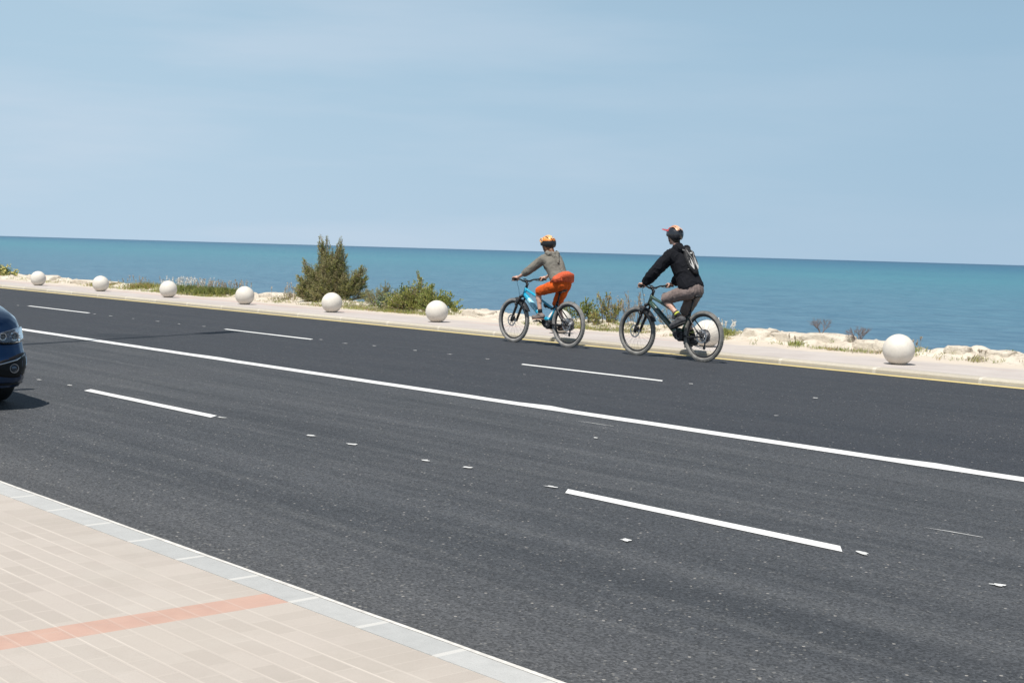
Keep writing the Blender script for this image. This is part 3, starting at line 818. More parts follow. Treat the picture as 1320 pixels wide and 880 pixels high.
ball_info = [(-41.9, 17.8, 'leftmost white concrete ball bollard on the promenade'),
    (-37.55, 17.76, 'second white concrete ball bollard from the left, beside rusty weeds'),
    (-33.6, 17.76, 'third white concrete ball bollard from the left, left of the tall grass'),
    (-29.75, 17.74, 'fourth white concrete ball bollard from the left, between the grassy weeds and the olive bush'),
    (-26.1, 17.76, 'white concrete ball bollard in front of the tall olive bush'),
    (-22.3, 17.7, 'white concrete ball bollard in front of the yellow green shrub, left of the front cyclist'),
    (-18.72, 17.7, 'white concrete ball bollard half hidden behind the front cyclist rear wheel'),
    (-15.22, 17.7, 'white concrete ball bollard seen through the rear wheel of the rear cyclist'),
    (-11.58, 17.66, 'rightmost white concrete ball bollard, standing alone on the promenade')]
for i, (x, y, lb) in enumerate(ball_info):
    o = ball0 if i == 0 else ball0.copy()
    if i: C.objects.link(o)
    o.location = (x, y, FZ); o.rotation_euler = (0, 0, i * 1.7)
    o.scale = (1, 1, 1)
    tag(o, lb, 'bollard', 'white ball bollards along the promenade')
# ================================================================== BICYCLES  (local: x forward, y to the rider's left, z up, origin under the rear axle)
M_black = pm('black_metal', (.018, .018, .02), .38, .3, 10, spec=.5)
M_rubber = pm('dusty_tyre_rubber', (.22, .214, .20), .9, .35, 14, bmp=.4, bscale=200)
M_rubber2 = pm('pale_dusty_tyre', (.27, .262, .25), .9, .3, 14, bmp=.4, bscale=200)
M_steel = pm('brushed_steel', (.55, .55, .56), .32, .1, 20, metal=1)
M_spoke = pm('dark_spoke', (.25, .25, .26), .4, .1, 20, metal=.6)
M_plastic = pm('black_plastic', (.025, .025, .027), .55, .2, 20)
M_grip = pm('black_rubber', (.02, .02, .02), .8, .2, 20)
M_grey = pm('grey_alloy', (.22, .22, .23), .4, .2, 20, metal=.6)
WB, WR, TR = 1.345, .344, .030
AXF, AXR = V((WB, 0, .374)), V((0, 0, .374))

def make_wheel(c, parent, tyre_mat, rear):
    w = MB()
    w.torus(c, .305, .014, 64, 8, squash=1.15)
    # hub
    w.path([c + V((0, -.06, 0)), c + V((0, -.045, 0)), c + V((0, -.03, 0)), c + V((0, .03, 0)), c + V((0, .045, 0)), c + V((0, .06, 0))], [.012, .03, .017, .017, .03, .012], 14)
    wo = w.build('wheel', M_black, parent)
    t = MB(); t.torus(c, WR, TR, 72, 12)
    for i in range(84):                      # tread blocks
        a = 2 * PI * i / 84
        rot = Matrix.Rotation(-a, 3, 'Y')
        for dy, k in ((-.011, 0), (.011, .5)):
            aa = a + k * 2 * PI / 84
            rot = Matrix.Rotation(-aa, 3, 'Y')
            t.box(c + rot @ V((WR + TR - .002, dy, 0)), (.009, .013, .014), 0, rot)
        for dy in (-.024, .024):
            t.box(c + Matrix.Rotation(-a, 3, 'Y') @ V((WR + TR * .62, dy, 0)), (.010, .008, .012), 0, Matrix.Rotation(-a, 3, 'Y'))
    t.build('tyre', tyre_mat, wo)
    s = MB()
    for i in range(32):
        a = 2 * PI * i / 32; side = .035 if i % 2 else -.035; cr = (1 if (i // 2) % 2 else -1) * .9
        h = c + V((.026 * math.cos(a + cr), side, .026 * math.sin(a + cr)))
        s.tube(h, c + V((.298 * math.cos(a), 0, .298 * math.sin(a))), .0012, .0012, 4)
    s.build('spokes', M_spoke, wo)
    d = MB(); d.disc(c + V((0, .052, 0)), .1, 'y', .003, 40, 0, .078)
    for i in range(6):
        a = 2 * PI * i / 6
        d.tube(c + V((.015, .052, 0)), c + V((.08 * math.cos(a), .052, .08 * math.sin(a))), .004, .004, 5)
    for i in range(6):
        a = 2 * PI * i / 6 + .5
        d.tube(c + V((.02 * math.cos(a), .052, .02 * math.sin(a))), c + V((.08 * math.cos(a + .3), .052, .08 * math.sin(a + .3))), .003, .003, 5)
    d.build('brake_disc', M_steel, wo)
    if rear:
        k = MB()
        for i, r in enumerate((.104, .094, .084, .075, .066, .058, .051, .045, .039, .033, .027)):
            k.disc(c + V((0, -.028 - i * .0036, 0)), r, 'y', .0018, 32, 0, r - .012)
            for j in range(0, 24, 2 if r > .05 else 4):
                a = 2 * PI * j / 24
                k.box(c + V((0, -.028 - i * .0036, 0)) + Matrix.Rotation(-a, 3, 'Y') @ V((r + .001, 0, 0)), (.007, .0018, .004), 0, Matrix.Rotation(-a, 3, 'Y'))
        k.path([c + V((0, -.03, 0)), c + V((0, -.068, 0))], [.09, .022], 24)
        k.build('cassette', M_grey, wo)
    return wo

def make_bike(name, label, loc, paint, paint2, tyre, bb, lp, rp, seat_z, dtr, sleek):
    """bb = crank axle, lp / rp = left and right pedal axles"""
    root = empty(name, loc, PI, label, 'bicycle')
    bb = V(bb)
    ht_b, ht_t = V((1.118, 0, .80)), V((1.058, 0, .93))
    # ---- main frame
    f = MB()
    n = 14
    f.path([ht_b + V((.006, 0, -.012)), ht_t + V((-.004, 0, .01))], [.029, .027], n)
    dt0 = ht_b + V((-.02, 0, .035)); dt1 = bb + V((.11, 0, .065))
    f.path([dt0, dt0.lerp(dt1, .12), dt0.lerp(dt1, .5), dt0.lerp(dt1, .9), dt1], [.030, dtr * .95, dtr, dtr, dtr * .92], n)
    st_t = V((.285, 0, .70))
    tt0 = ht_t + V((-.02, 0, -.03))
    tj = V((.345, 0, .60))
    f.path([tt0, tt0.lerp(tj, .3) + V((0, 0, .004)), tt0.lerp(tj, .75), tj], [.026, .023, .018, .017], n)
    f.path([bb + V((-.01, 0, .07)), bb.lerp(st_t, .5) + V((.012, 0, 0)), st_t], [.03, .021, .019], n)
    f.path([bb + V((-.02, 0, .09)), bb + V((.05, 0, .10)), bb + V((.13, 0, .09))], [.03, .04, .045], n)
    fr = f.build('frame', paint, root)
    # decal band on the down tube, paler
    db = MB(); a, c_ = dt0.lerp(dt1, .22), dt0.lerp(dt1, .62)
    db.path([a, c_], [dtr * 1.02, dtr * 1.012], n, cap=False); db.build('battery_cover', paint2, fr)
    # ---- motor
    m = MB()
    me = MB()
    for (dx, dz, r) in ((0, 0, .062), (.055, .02, .058), (.09, .045, .05), (-.02, .05, .045)):
        me.disc(bb + V((dx, 0, dz)), r, 'y', .105, 28); me.disc(bb + V((dx, 0, dz)), r * .82, 'y', .125, 28)
    mo = mesh_object('motor', remeshed(me, .006, 3), M_plastic, root)
    mc = MB(); mc.disc(bb + V((.01, .064, .01)), .034, 'y', .006, 24); mc.build('motor_badge', M_grey, mo)
    # ---- swing arm: chain stays, seat stays, link
    r = MB()
    for s in (-1, 1):
        yr = .07 * s; y0 = .034 * s
        r.path([bb + V((-.045, y0, .03)), V((.24, .052 * s, .345)), V((.1, yr, .36)), V((0, yr, .374))], [.017, .014, .011, .014], 8)
        r.path([V((0, yr, .374)), V((.10, yr, .47)), V((.22, .048 * s, .60)), V((.30, .03 * s, .655))], [.012, .0095, .0105, .013], 8)
        r.disc(V((0, yr, .374)), .022, 'y', .012, 16)
        r.path([V((.30, .03 * s, .655)), V((.36, .028 * s, .625)), V((.40, .025 * s, .60))], [.015, .014, .013], 8)
    r.tube(V((.22, -.05, .60)), V((.22, .05, .60)), .009)
    r.tube(bb + V((-.045, -.04, .03)), bb + V((-.045, .04, .03)), .018)
    r.build('swing_arm', M_black, root)
    sh = MB(); a, c_ = V((.40, 0, .60)), V((.60, 0, .675))
    sh.path([a, a.lerp(c_, .5)], [.012, .012], 10); sh.path([a.lerp(c_, .42), c_], [.021, .021], 12); sh.tube(a.lerp(c_, .75) + V((0, 0, -.03)), c_ + V((0, 0, -.03)), .012)
    sh.build('shock_absorber', M_black, root)
    # ---- fork
    k = MB()
    ax = (ht_t - ht_b).normalized()
    crown = ht_b - ax * .035
    top_l = {}
    for s in (-1, 1):
        tl = crown + V((.012, .062 * s, 0)); bl = AXF + V((0, .062 * s, 0))
        mid = tl.lerp(bl, .38)
        k.path([tl, mid], [.0175, .0175], 12)
        k.path([mid + (tl - bl) * .02, mid, tl.lerp(bl, .9), bl + V((-.006, 0, .01)), bl + V((-.012, 0, -.02))], [.024, .024, .021, .018, .014], 12)
        top_l[s] = mid
    k.path([crown + V((.012, -.066, -.004)), crown + V((.0, -.03, .022)), crown + V((0, .03, .022)), crown + V((.012, .066, -.004))], [.024, .026, .026, .024], 12)
    arch = [top_l[-1] + V((.02, 0, 0)), top_l[-1] + V((.05, .015, .055)), top_l[-1] + V((.055, .062, .07)), top_l[1] + V((.05, -.015, .055)), top_l[1] + V((.02, 0, 0))]
    k.path(arch, .013, 8)
    k.tube(AXF + V((0, -.075, 0)), AXF + V((0, .08, 0)), .010)
    fk = k.build('fork', M_black, root)
    cal = MB(); cal.box(AXF + V((-.06, .068, .05)), (.05, .03, .075), 0, Matrix.Rotation(-.5, 3, 'Y'), .008); cal.build('brake_caliper', M_black, fk)
    mg = MB()                                # mudguard tucked between the fork legs
    pts = []
    for i in range(9):
        a = math.radians(100 + i * 7); pts.append(V((math.cos(a), 0, math.sin(a))))
    vs = []; fs = []
    for lay, q in ((0, .395), (1, .399)):
        for p in pts:
            for yy, dz in ((-.055, -.016), (-.03, 0), (0, .004), (.03, 0), (.055, -.016)): vs.append(AXF + p * (q + dz) + V((0, yy, 0)))
    for i in range(8):
        for j in range(4):
            a = i * 5 + j; fs.append((a, a + 1, a + 6, a + 5)); fs.append((a + 45, a + 50, a + 51, a + 46))
    mg.add(vs, fs, 0); mg.build('mudguard', M_plastic, fk)
    # ---- cockpit
    stem_c = V((1.035, 0, 1.015)); clamp = V((1.062, 0, 1.045))
    s = MB()
    s.path([ht_t, ht_t + ax * .045, ht_t + ax * .085], [.026, .022, .021], 12)
    s.path([ht_t + ax * .065, clamp], [.021, .022], 10); s.tube(clamp + V((0, -.028, 0)), clamp + V((0, .028, 0)), .024)
    s.build('stem', M_black, root)
    h = MB(); half = [(0, 0, 0), (-.005, .07, 0), (-.02, .15, .028), (-.045, .22, .034), (-.085, .375, .034)]
    pl = [clamp + V((x, y, z)) for x, y, z in half]; pr = [clamp + V((x, -y, z)) for x, y, z in half]
    h.path(pr[::-1] + pl[1:], [.0115, .0115, .0125, .0155, .0165, .0155, .0125, .0115, .0115], 12)
    hb = h.build('handlebar', M_black, root)
    for sgn, P_ in ((1, pl), (-1, pr)):
        g = MB(); a, c_ = P_[3].lerp(P_[4], .12), P_[4]
        g.path([a, a.lerp(c_, .06), a.lerp(c_, .5), c_.lerp(a, .06), c_], [.019, .016, .0165, .016, .02], 12); g.build('grip', M_grip, hb)
        L = MB(); b0 = P_[3] + V((.01, -.02 * sgn, 0))
        L.box(b0 + V((.022, 0, -.008)), (.045, .05, .022), 0, None, .006)
        L.path([b0 + V((.045, .0, -.012)), b0 + V((.055, .05 * sgn, -.022)), b0 + V((.035, .13 * sgn, -.03))], [.006, .005, .0055], 7); L.build('brake_lever', M_black, hb)
        cb = MB(); cb.path([b0 + V((.04, -.02 * sgn, -.01)), b0 + V((.12, -.07 * sgn, -.06)), clamp + V((.10, .07 * sgn, -.14)), ht_b + V((.04, .05 * sgn, -.05)), AXF + V((-.09, .07 * sgn, .22))] if sgn > 0 else
                       [b0 + V((.04, -.02 * sgn, -.01)), b0 + V((.11, -.07 * sgn, -.07)), clamp + V((.09, .05 * sgn, -.12)), ht_t + V((.03, -.02, -.06)), dt0 + V((-.02, -.03, -.01))], .0028, 6); cb.build('cable', M_plastic, hb)
    dsp = MB(); dsp.box(clamp + V((-.03, .06, .035)), (.05, .04, .018), 0, None, .006); dsp.build('display', M_plastic, hb)
    # ---- saddle
    sp = MB(); s_top = V((.225, 0, seat_z)); ad = (s_top - st_t).normalized()
    sp.path([st_t - ad * .03, st_t + ad * .03], [.024, .024], 12); sp.path([st_t, s_top + V((0, 0, -.05))], [.0158, .0158], 12)
    sp.box(s_top + V((.0, 0, -.045)), (.06, .045, .03), 0, None, .008); sp.build('seat_post', M_black, root)
    sd = MB(); vs = []; fs = []
    prof = [(-.125, .045, .012), (-.115, .068, .02), (-.07, .072, .012), (-.01, .05, .002), (.05, .028, .0), (.12, .02, .002), (.143, .012, -.008)]
    for (x, hw, z) in prof:
        for j in range(12):
            a = 2 * PI * j / 12; yy = math.cos(a) * hw; zz = math.sin(a)
            vs.append(s_top + V((x, yy, z + (zz * .012 if zz > 0 else zz * .03) - .006 * (yy / max(hw, .01)) ** 2)))
    for i in range(len(prof) - 1):
        for j in range(12):
            j2 = (j + 1) % 12; fs.append((i * 12 + j, i * 12 + j2, (i + 1) * 12 + j2, (i + 1) * 12 + j))
    fs.append(tuple(range(11, -1, -1))); fs.append(tuple((len(prof) - 1) * 12 + j for j in range(12)))
    sd.add(vs, fs, 0); so_ = sd.build('saddle', M_plastic, root)
    rl = MB()
    for s_ in (-1, 1): rl.path([s_top + V((-.1, .022 * s_, -.02)), s_top + V((-.04, .022 * s_, -.04)), s_top + V((.05, .022 * s_, -.04)), s_top + V((.11, .012 * s_, -.014))], .0035, 6)
    rl.build('saddle_rail', M_steel, so_)
    # ---- drivetrain
    cs = MB(); cs.disc(bb + V((0, -.058, 0)), .066, 'y', .004, 36, 0, .048)
    for i in range(34):
        a = 2 * PI * i / 34; cs.box(bb + V((0, -.058, 0)) + Matrix.Rotation(-a, 3, 'Y') @ V((.067, 0, 0)), (.008, .003, .006), 0, Matrix.Rotation(-a, 3, 'Y'))
    for i in range(4):
        a = 2 * PI * i / 4; cs.tube(bb + V((0, -.06, 0)), bb + V((.052 * math.cos(a), -.06, .052 * math.sin(a))), .008)
    cs.tube(bb + V((0, -.085, 0)), bb + V((0, .085, 0)), .014)
    cr = cs.build('crankset', M_black, root)
    for nm_y, pp in ((1, V(lp)), (-1, V(rp))):
        c = MB(); q0 = bb + V((0, .082 * nm_y, 0)); q1 = V((pp.x, .09 * nm_y, pp.z))
        c.path([q0, q0.lerp(q1, .5), q1], [.017, .012, .013], 10); c.build('crank_arm', M_black, cr)
        p = MB(); pc = V((pp.x, .145 * nm_y, pp.z)); p.tube(q1, pc + V((0, .05 * nm_y, 0)), .007)
        rt = Matrix.Rotation(math.radians(12), 3, 'Y')
        for dx in (-.04, .04): p.box(pc + rt @ V((dx, 0, 0)), (.012, .1, .016), 0, rt, .003)
        for dy in (-.045, 0, .045): p.box(pc + V((0, dy, 0)), (.07, .012, .014), 0, rt)
        p.build('pedal', M_black, cr)
    ch = MB(); cy = -.058
    jw = V((.03, cy, .20)); jt = V((.02, cy, .285))
    run = [bb + V((.0, cy, .068)), V((0.02, cy, .374 + .07)), V((-.05, cy, .374 + .045)), V((-.062, cy, .36)), V((-.02, cy, .31)), jt + V((.02, 0, 0)), jw + V((-.02, 0, 0)), jw + V((0, 0, -.02)), bb + V((0, cy, -.068)), bb + V((.05, cy, -.04)), bb + V((.066, cy, .0)), bb + V((.045, cy, .05))]
    for i in range(len(run)):
        a, c_ = run[i], run[(i + 1) % len(run)]; n_ = max(1, int((c_ - a).length / .0127))
        for j in range(n_):
            p = a.lerp(c_, (j + .5) / n_); d = (c_ - a).normalized()
            ch.box(p, (.0115, .005, .0075), 0, Matrix.Rotation(-math.atan2(d.z, d.x), 3, 'Y'))
    ch.build('chain', M_steel, root)
    dr = MB(); dr.path([V((.0, -.085, .36)), V((-.02, -.1, .32)), jt + V((0, -.02, 0))], [.016, .02, .018], 8); dr.path([jt, jt.lerp(jw, .5), jw], [.012, .011, .012], 8)
    dr.disc(jt + V((0, .004, 0)), .024, 'y', .006, 16); dr.disc(jw + V((0, .004, 0)), .026, 'y', .006, 16); dr.build('derailleur', M_black, root)
    rc = MB(); rc.box(V((.06, .06, .44)), (.07, .028, .05), 0, Matrix.Rotation(-.7, 3, 'Y'), .008); rc.build('brake_caliper', M_black, root)
    make_wheel(AXF, root, tyre, False); make_wheel(AXR, root, tyre, True)
    return root

M_blue = pm('turquoise_bike_paint', (.012, .36, .56), .28, .25, 3, coat=.6)
M_blue2 = pm('pale_turquoise_decal', (.30, .62, .74), .35, .5, 22, coat=.4)
M_green = pm('dark_green_bike_paint', (.035, .075, .05), .25, .3, 3, coat=.8)
M_green2 = pm('dark_bluish_green_paint', (.03, .07, .065), .3, .6, 18, coat=.6)
BIKE_W = (-16.74, 16.03, 0); BIKE_M = (-13.76, 15.93, 0)
bw = make_bike('mountain_bike', 'turquoise electric mountain bike with black fork, ridden ahead by the rider in orange', BIKE_W, M_blue, M_blue2, M_rubber2,
               (.46, 0, .335), (.615, 0, .40), (.305, 0, .27), .93, .043, True)
bm = make_bike('mountain_bike', 'dark green electric mountain bike ridden behind by the rider in black', BIKE_M, M_green, M_green2, M_rubber,
               (.435, 0, .335), (.455, 0, .482), (.415, 0, .188), .95, .043, False)
bo = MB(); bo.path([V((.60, 0, .60)), V((.575, 0, .69)), V((.57, 0, .715)), V((.567, 0, .735))], [.036, .036, .026, .018], 16)
bo_ = bo.build('water_bottle', pm('grey_plastic', (.33, .31, .30), .4, .2, 10)); bo_.location = BIKE_M; bo_.rotation_euler = (0, 0, PI)
tag(bo_, 'grey water bottle carried inside the dark green bike frame', 'bottle')
# ================================================================== RIDERS
def skin_mat(name, c):
    m, nt, bs = new_mat(name); v = coords(nt)
    cc = mixc(nt, ramp(nt, noisef(nt, v, 14, 4), [(.3, 0), (.7, 1)]), tuple(x * .86 for x in c), c)
    lk(nt, cc, bs.inputs['Base Color']); bs.inputs['Roughness'].default_value = .5
    bs.inputs['Subsurface Weight'].default_value = .08; bs.inputs['Subsurface Radius'].default_value = (.01, .004, .002)
    bump(nt, bs, noisef(nt, v, 180, 3), .15, .001)
    return m
def cloth_mat(name, c, var=.25, c2=None, rough=.9):
    m, nt, bs = new_mat(name); v = coords(nt)
    cc = mixc(nt, ramp(nt, noisef(nt, v, 7, 4), [(.3, 0), (.7, 1)]), tuple(x * (1 - var) for x in c), c2 or c)
    lk(nt, cc, bs.inputs['Base Color']); bs.inputs['Roughness'].default_value = rough
    bs.inputs['Specular IOR Level'].default_value = .25
    h = mth(nt, 'ADD', noisef(nt, v, 420, 2), mth(nt, 'MULTIPLY', noisef(nt, v, 22, 4), 2.0))
    bump(nt, bs, h, .35, .004)
    return m

def lerp(a, b, t): return V(a).lerp(V(b), t)

def body_mesh(J, k=1.0, slim=0.0):
    """one continuous figure: J = joint positions, k = limb thickness"""
    b = MB()
    for s in ('l', 'r'):
        hip, kn, an, ball, toe, heel = (V(J[x + s]) for x in ('hip', 'knee', 'ank', 'ball', 'toe', 'heel'))
        b.cap(hip, lerp(hip, kn, .5), .088 * k, .074 * k); b.cap(lerp(hip, kn, .5), kn, .074 * k, .054 * k)
        b.cap(kn, lerp(kn, an, .35) + (hip - kn).cross(V((0, 1, 0))).normalized() * 0, .052 * k, .053 * k)
        back = (an - kn).normalized().cross(V((0, 1, 0))).normalized()     # calf bulge to the rear
        if back.x > 0: back = -back
        b.cap(lerp(kn, an, .22) + back * .018, lerp(kn, an, .5) + back * .010, .046 * k, .042 * k)
        b.cap(lerp(kn, an, .35), an, .048 * k, .033 * k)
        b.cap(an, heel, .034 * k, .030 * k); b.cap(an, ball, .034 * k, .030 * k); b.cap(heel, ball, .028 * k, .030 * k); b.cap(ball, toe, .030 * k, .022 * k)
        sh, el, wr = V(J['sh' + s]), V(J['el' + s]), V(J['wr' + s])
        b.cap(sh, lerp(sh, el, .5), .054 * k, .045 * k); b.cap(lerp(sh, el, .5), el, .045 * k, .038 * k)
        b.cap(el, lerp(el, wr, .3), .039 * k, .038 * k); b.cap(lerp(el, wr, .3), wr, .038 * k, .026 * k)
        # hand closed round the grip
        G = V(J['grip' + s]); sg = 1 if s == 'l' else -1
        pc = G + V((-.022, 0, .030))
        b.cap(wr, pc + V((-.018, 0, .004)), .026 * k, .026)
        for i in range(4):
            y = sg * (-.032 + i * .0215)
            ln = (.95, 1.0, .97, .84)[i]
            kx = G + V((.012 * ln, y, .036))
            b.cap(pc + V((-.02, y * .8, 0)), kx, .017, .0115, 10)
            p2 = G + V((.040 * ln, y, .018)); p3 = G + V((.038 * ln, y, -.014)); p4 = G + V((.010, y, -.029))
            b.cap(kx, p2, .0112, .0098, 10); b.cap(p2, p3, .0096, .0088, 10); b.cap(p3, p4, .0088, .0074, 10)
        t0 = pc + V((-.012, -sg * .034, -.006)); t1 = G + V((-.018, -sg * .052, -.014)); t2 = G + V((.008, -sg * .052, -.030))
        b.cap(pc + V((-.02, -sg * .012, 0)), t0, .018, .014, 10); b.cap(t0, t1, .013, .0115, 10); b.cap(t1, t2, .0112, .009, 10)
    pe, ch, nb = V(J['pelvis']), V(J['chest']), V(J['neck'])
    for s in (-1, 1):
        b.cap(pe + V((0, .065 * s, 0)), lerp(pe, ch, .45) + V((0, .055 * s, 0)), (.105 - slim * .4) * k, (.092 - slim) * k)
        b.cap(lerp(pe, ch, .45) + V((0, .055 * s, 0)), ch + V((0, .08 * s, 0)), (.092 - slim) * k, .105 * k)
        b.cap(ch + V((0, .08 * s, .0)), V(J['shl' if s > 0 else 'shr']), .10 * k, .058 * k)
        b.cap(nb + V((-.02, .03 * s, -.02)), V(J['shl' if s > 0 else 'shr']), .05 * k, .05 * k)
        b.cap(pe + V((-.05, .06 * s, -.03)), pe + V((-.04, .07 * s, -.06)), .09 * k, .08 * k)
    b.cap(nb + V((-.01, 0, -.03)), V(J['head']) + V((-.02, 0, -.05)), .058 * k, .052)
    # head: skull, jaw, nose, ears, lips
    H = V(J['head']); rot = Matrix.Rotation(J.get('nod', 0), 3, 'Y') @ Matrix.Rotation(J.get('turn', 0), 3, 'Z')
    def h(x, y, z): return H + rot @ V((x, y, z))
    b.ell(h(-.01, 0, .025), (.098, .076, .092), 20, 14, 0, rot)
    b.ell(h(.03, 0, -.035), (.062, .058, .072), 18, 12, 0, rot)
    b.cap(h(.055, 0, -.088), h(.0, 0, -.07), .022, .045)
    b.cap(h(.092, 0, .0), h(.103, 0, -.028), .009, .013, 10)
    b.cap(h(.085, .016, -.06), h(.085, -.016, -.06), .009, .009, 10)
    b.cap(h(.08, .025, .022), h(.08, -.025, .022), .014, .014, 10)
    for s in (-1, 1):
        b.cap(h(-.004, .078 * s, .012), h(.002, .074 * s, -.022), .017, .011, 10)
        b.ell(h(.06, .038 * s, -.02), (.025, .02, .02), 12, 8)
    return remeshed(b, .006, 3)

def place(root, p): root.location = p; root.rotation_euler = (0, 0, PI)

def eyes_face(J, root, skin):
    H = V(J['head']); rot = Matrix.Rotation(J.get('nod', 0), 3, 'Y') @ Matrix.Rotation(J.get('turn', 0), 3, 'Z')
    for s in (-1, 1):
        e = MB(); e.ell(H + rot @ V((.082, .032 * s, .0)), (.011, .013, .011), 12, 8, 0); e.ell(H + rot @ V((.090, .033 * s, .0)), (.005, .006, .006), 8, 6, 1)
        e.build('eye', [M_eye, M_black], root)
M_eye = pm('eye_white', (.7, .68, .66), .3, .05)
M_dark = pm('dark_foam', (.012, .012, .014), .6, .2, 20)

def helmet(J, root, mats, flip, visor_mat, visor_len, tilt=0.0):
    """mats: shell colours; flip(p) picks the colour by place on the shell (unit coords)"""
    H = V(J['head']); rot = Matrix.Rotation(J.get('nod', 0) + tilt, 3, 'Y') @ Matrix.Rotation(J.get('turn', 0), 3, 'Z')
    b = MB(); n, m = 112, 60; vs = []; fs = []; mi = []
    a_, b_, c_ = .143, .112, .128
    def surf(t, a, off=0):
        x, y, z = math.sin(t) * math.cos(a), math.sin(t) * math.sin(a), math.cos(t)
        ridge = .010 * max(0, math.cos(a * 0 + y * 11)) * max(0, z)
        vent = 0
        q = V(((a_ + off + ridge) * x, (b_ + off) * y, (c_ + off + ridge) * z))
        return q, V((x, y, z))
    TM = lambda a: math.radians(96 + 26 * (.5 - .5 * math.cos(a)) + 6 * abs(math.sin(a)))    # reaches low at the nape
    for off in (0, -.022):
        for i in range(m + 1):
            for j in range(n):
                a = 2 * PI * j / n
                q, u = surf(TM(a) * i / m, a, off)
                vs.append(H + rot @ (q + V((-.012, 0, .038))))
    L = (m + 1) * n
    def isvent(i, j):
        a = 2 * PI * (j + .5) / n; t = TM(a) * (i + .5) / m
        u = V((math.sin(t) * math.cos(a), math.sin(t) * math.sin(a), math.cos(t)))
        k = abs(u.y)
        band = (.05 < k < .17) or (.30 < k < .44) or (.60 < k < .70)
        return band and .28 < u.z < .93 and math.sin(u.x * 7.5 + 1 + k * 3) > -.05
    b.v = [tuple(v) for v in vs]
    for i in range(m):
        for j in range(n):
            j2 = (j + 1) % n
            a = 2 * PI * (j + .5) / n; t = TM(a) * (i + .5) / m
            u = V((math.sin(t) * math.cos(a), math.sin(t) * math.sin(a), math.cos(t)))
            if not isvent(i, j):
                b.f.append((i * n + j, (i + 1) * n + j, (i + 1) * n + j2, i * n + j2)); b.m.append(flip(u)); b.sm.append(True)
            b.f.append((L + i * n + j, L + i * n + j2, L + (i + 1) * n + j2, L + (i + 1) * n + j)); b.m.append(len(mats)); b.sm.append(True)
    for j in range(n):
        j2 = (j + 1) % n; b.f.append((m * n + j, L + m * n + j, L + m * n + j2, m * n + j2)); b.m.append(len(mats)); b.sm.append(True)
    ho = b.build('helmet', list(mats) + [M_dark], root)
    # visor: curved peak at the brow
    v = MB(); vs = []; fs = []; K = 12
    for lay in (0, -.004):
        for i in range(K + 1):
            a = math.radians(-62 + 124 * i / K)
            q = V((a_ * math.cos(a) * .98, b_ * math.sin(a) * 1.02, .036)); d = V((math.cos(a * .6), math.sin(a * .35), .20))
            vs.append(H + rot @ (q + V((-.012, 0, .038 + lay)))); vs.append(H + rot @ (q + d * visor_len * (1 - .45 * abs(a)) + V((-.012, 0, .038 + lay))))
    M_ = 2 * (K + 1)
    for i in range(K):
        k = 2 * i; fs += [(k, k + 2, k + 3, k + 1), (M_ + k, M_ + k + 1, M_ + k + 3, M_ + k + 2), (k + 1, k + 3, M_ + k + 3, M_ + k + 1)]
    v.add(vs, fs, 0); v.build('visor', visor_mat, ho)
    st = MB()
    for s in (-1, 1):
        st.path([H + rot @ V((.03, .083 * s, .04)), H + rot @ V((.03, .074 * s, -.04)), H + rot @ V((.035, .03 * s, -.115)), H + rot @ V((.035, 0, -.118))], .0045, 6)
        st.path([H + rot @ V((-.06, .078 * s, .0)), H + rot @ V((.02, .080 * s, -.03))], .0045, 6)
    st.build('chin_strap', M_plastic, ho)
    return ho

def shoe(J, s, up_mat, sole_mat, root, k=1.0):
    an, ball, toe, heel = (V(J[x + s]) for x in ('ank', 'ball', 'toe', 'heel'))
    b = MB()
    b.cap(heel + V((0, 0, .006)), ball, .042 * k, .043 * k); b.cap(ball, toe, .043 * k, .034 * k); b.cap(an + (ball - an) * .1, heel + V((0, 0, .012)), .043 * k, .044 * k)
    b.cap(an + (ball - an) * .1, ball + V((0, 0, .006)), .042 * k, .038 * k)
    me = remeshed(b, .006, 3, .002, (30, 30, 30)); so = mesh_object('shoe', me, up_mat, root)
    d = (toe - heel).normalized(); nrm = d.cross(V((0, 1, 0))).normalized()
    if nrm.z > 0: nrm = -nrm
    q = MB(); ring = []
    L = (toe - heel).length
    for i in range(20):
        a = 2 * PI * i / 20; c, sn = math.cos(a), math.sin(a)
        t = .5 + .5 * c; w = (.036 + .010 * math.sin(t * PI) + .004 * t) * k
        ring.append(lerp(heel, toe, -.14 + 1.26 * t) + V((0, w * (abs(sn) ** .7) * (1 if sn > 0 else -1), 0)))
    vs = [p + nrm * (.031 * k) for p in ring] + [p + nrm * (.050 * k) for p in ring]
    fs = [tuple(range(20)), tuple(range(39, 19, -1))] + [(i, 20 + i, 20 + (i + 1) % 20, (i + 1) % 20) for i in range(20)]
    q.add(vs, fs, 0); q.build('sole', sole_mat, so)
    return so

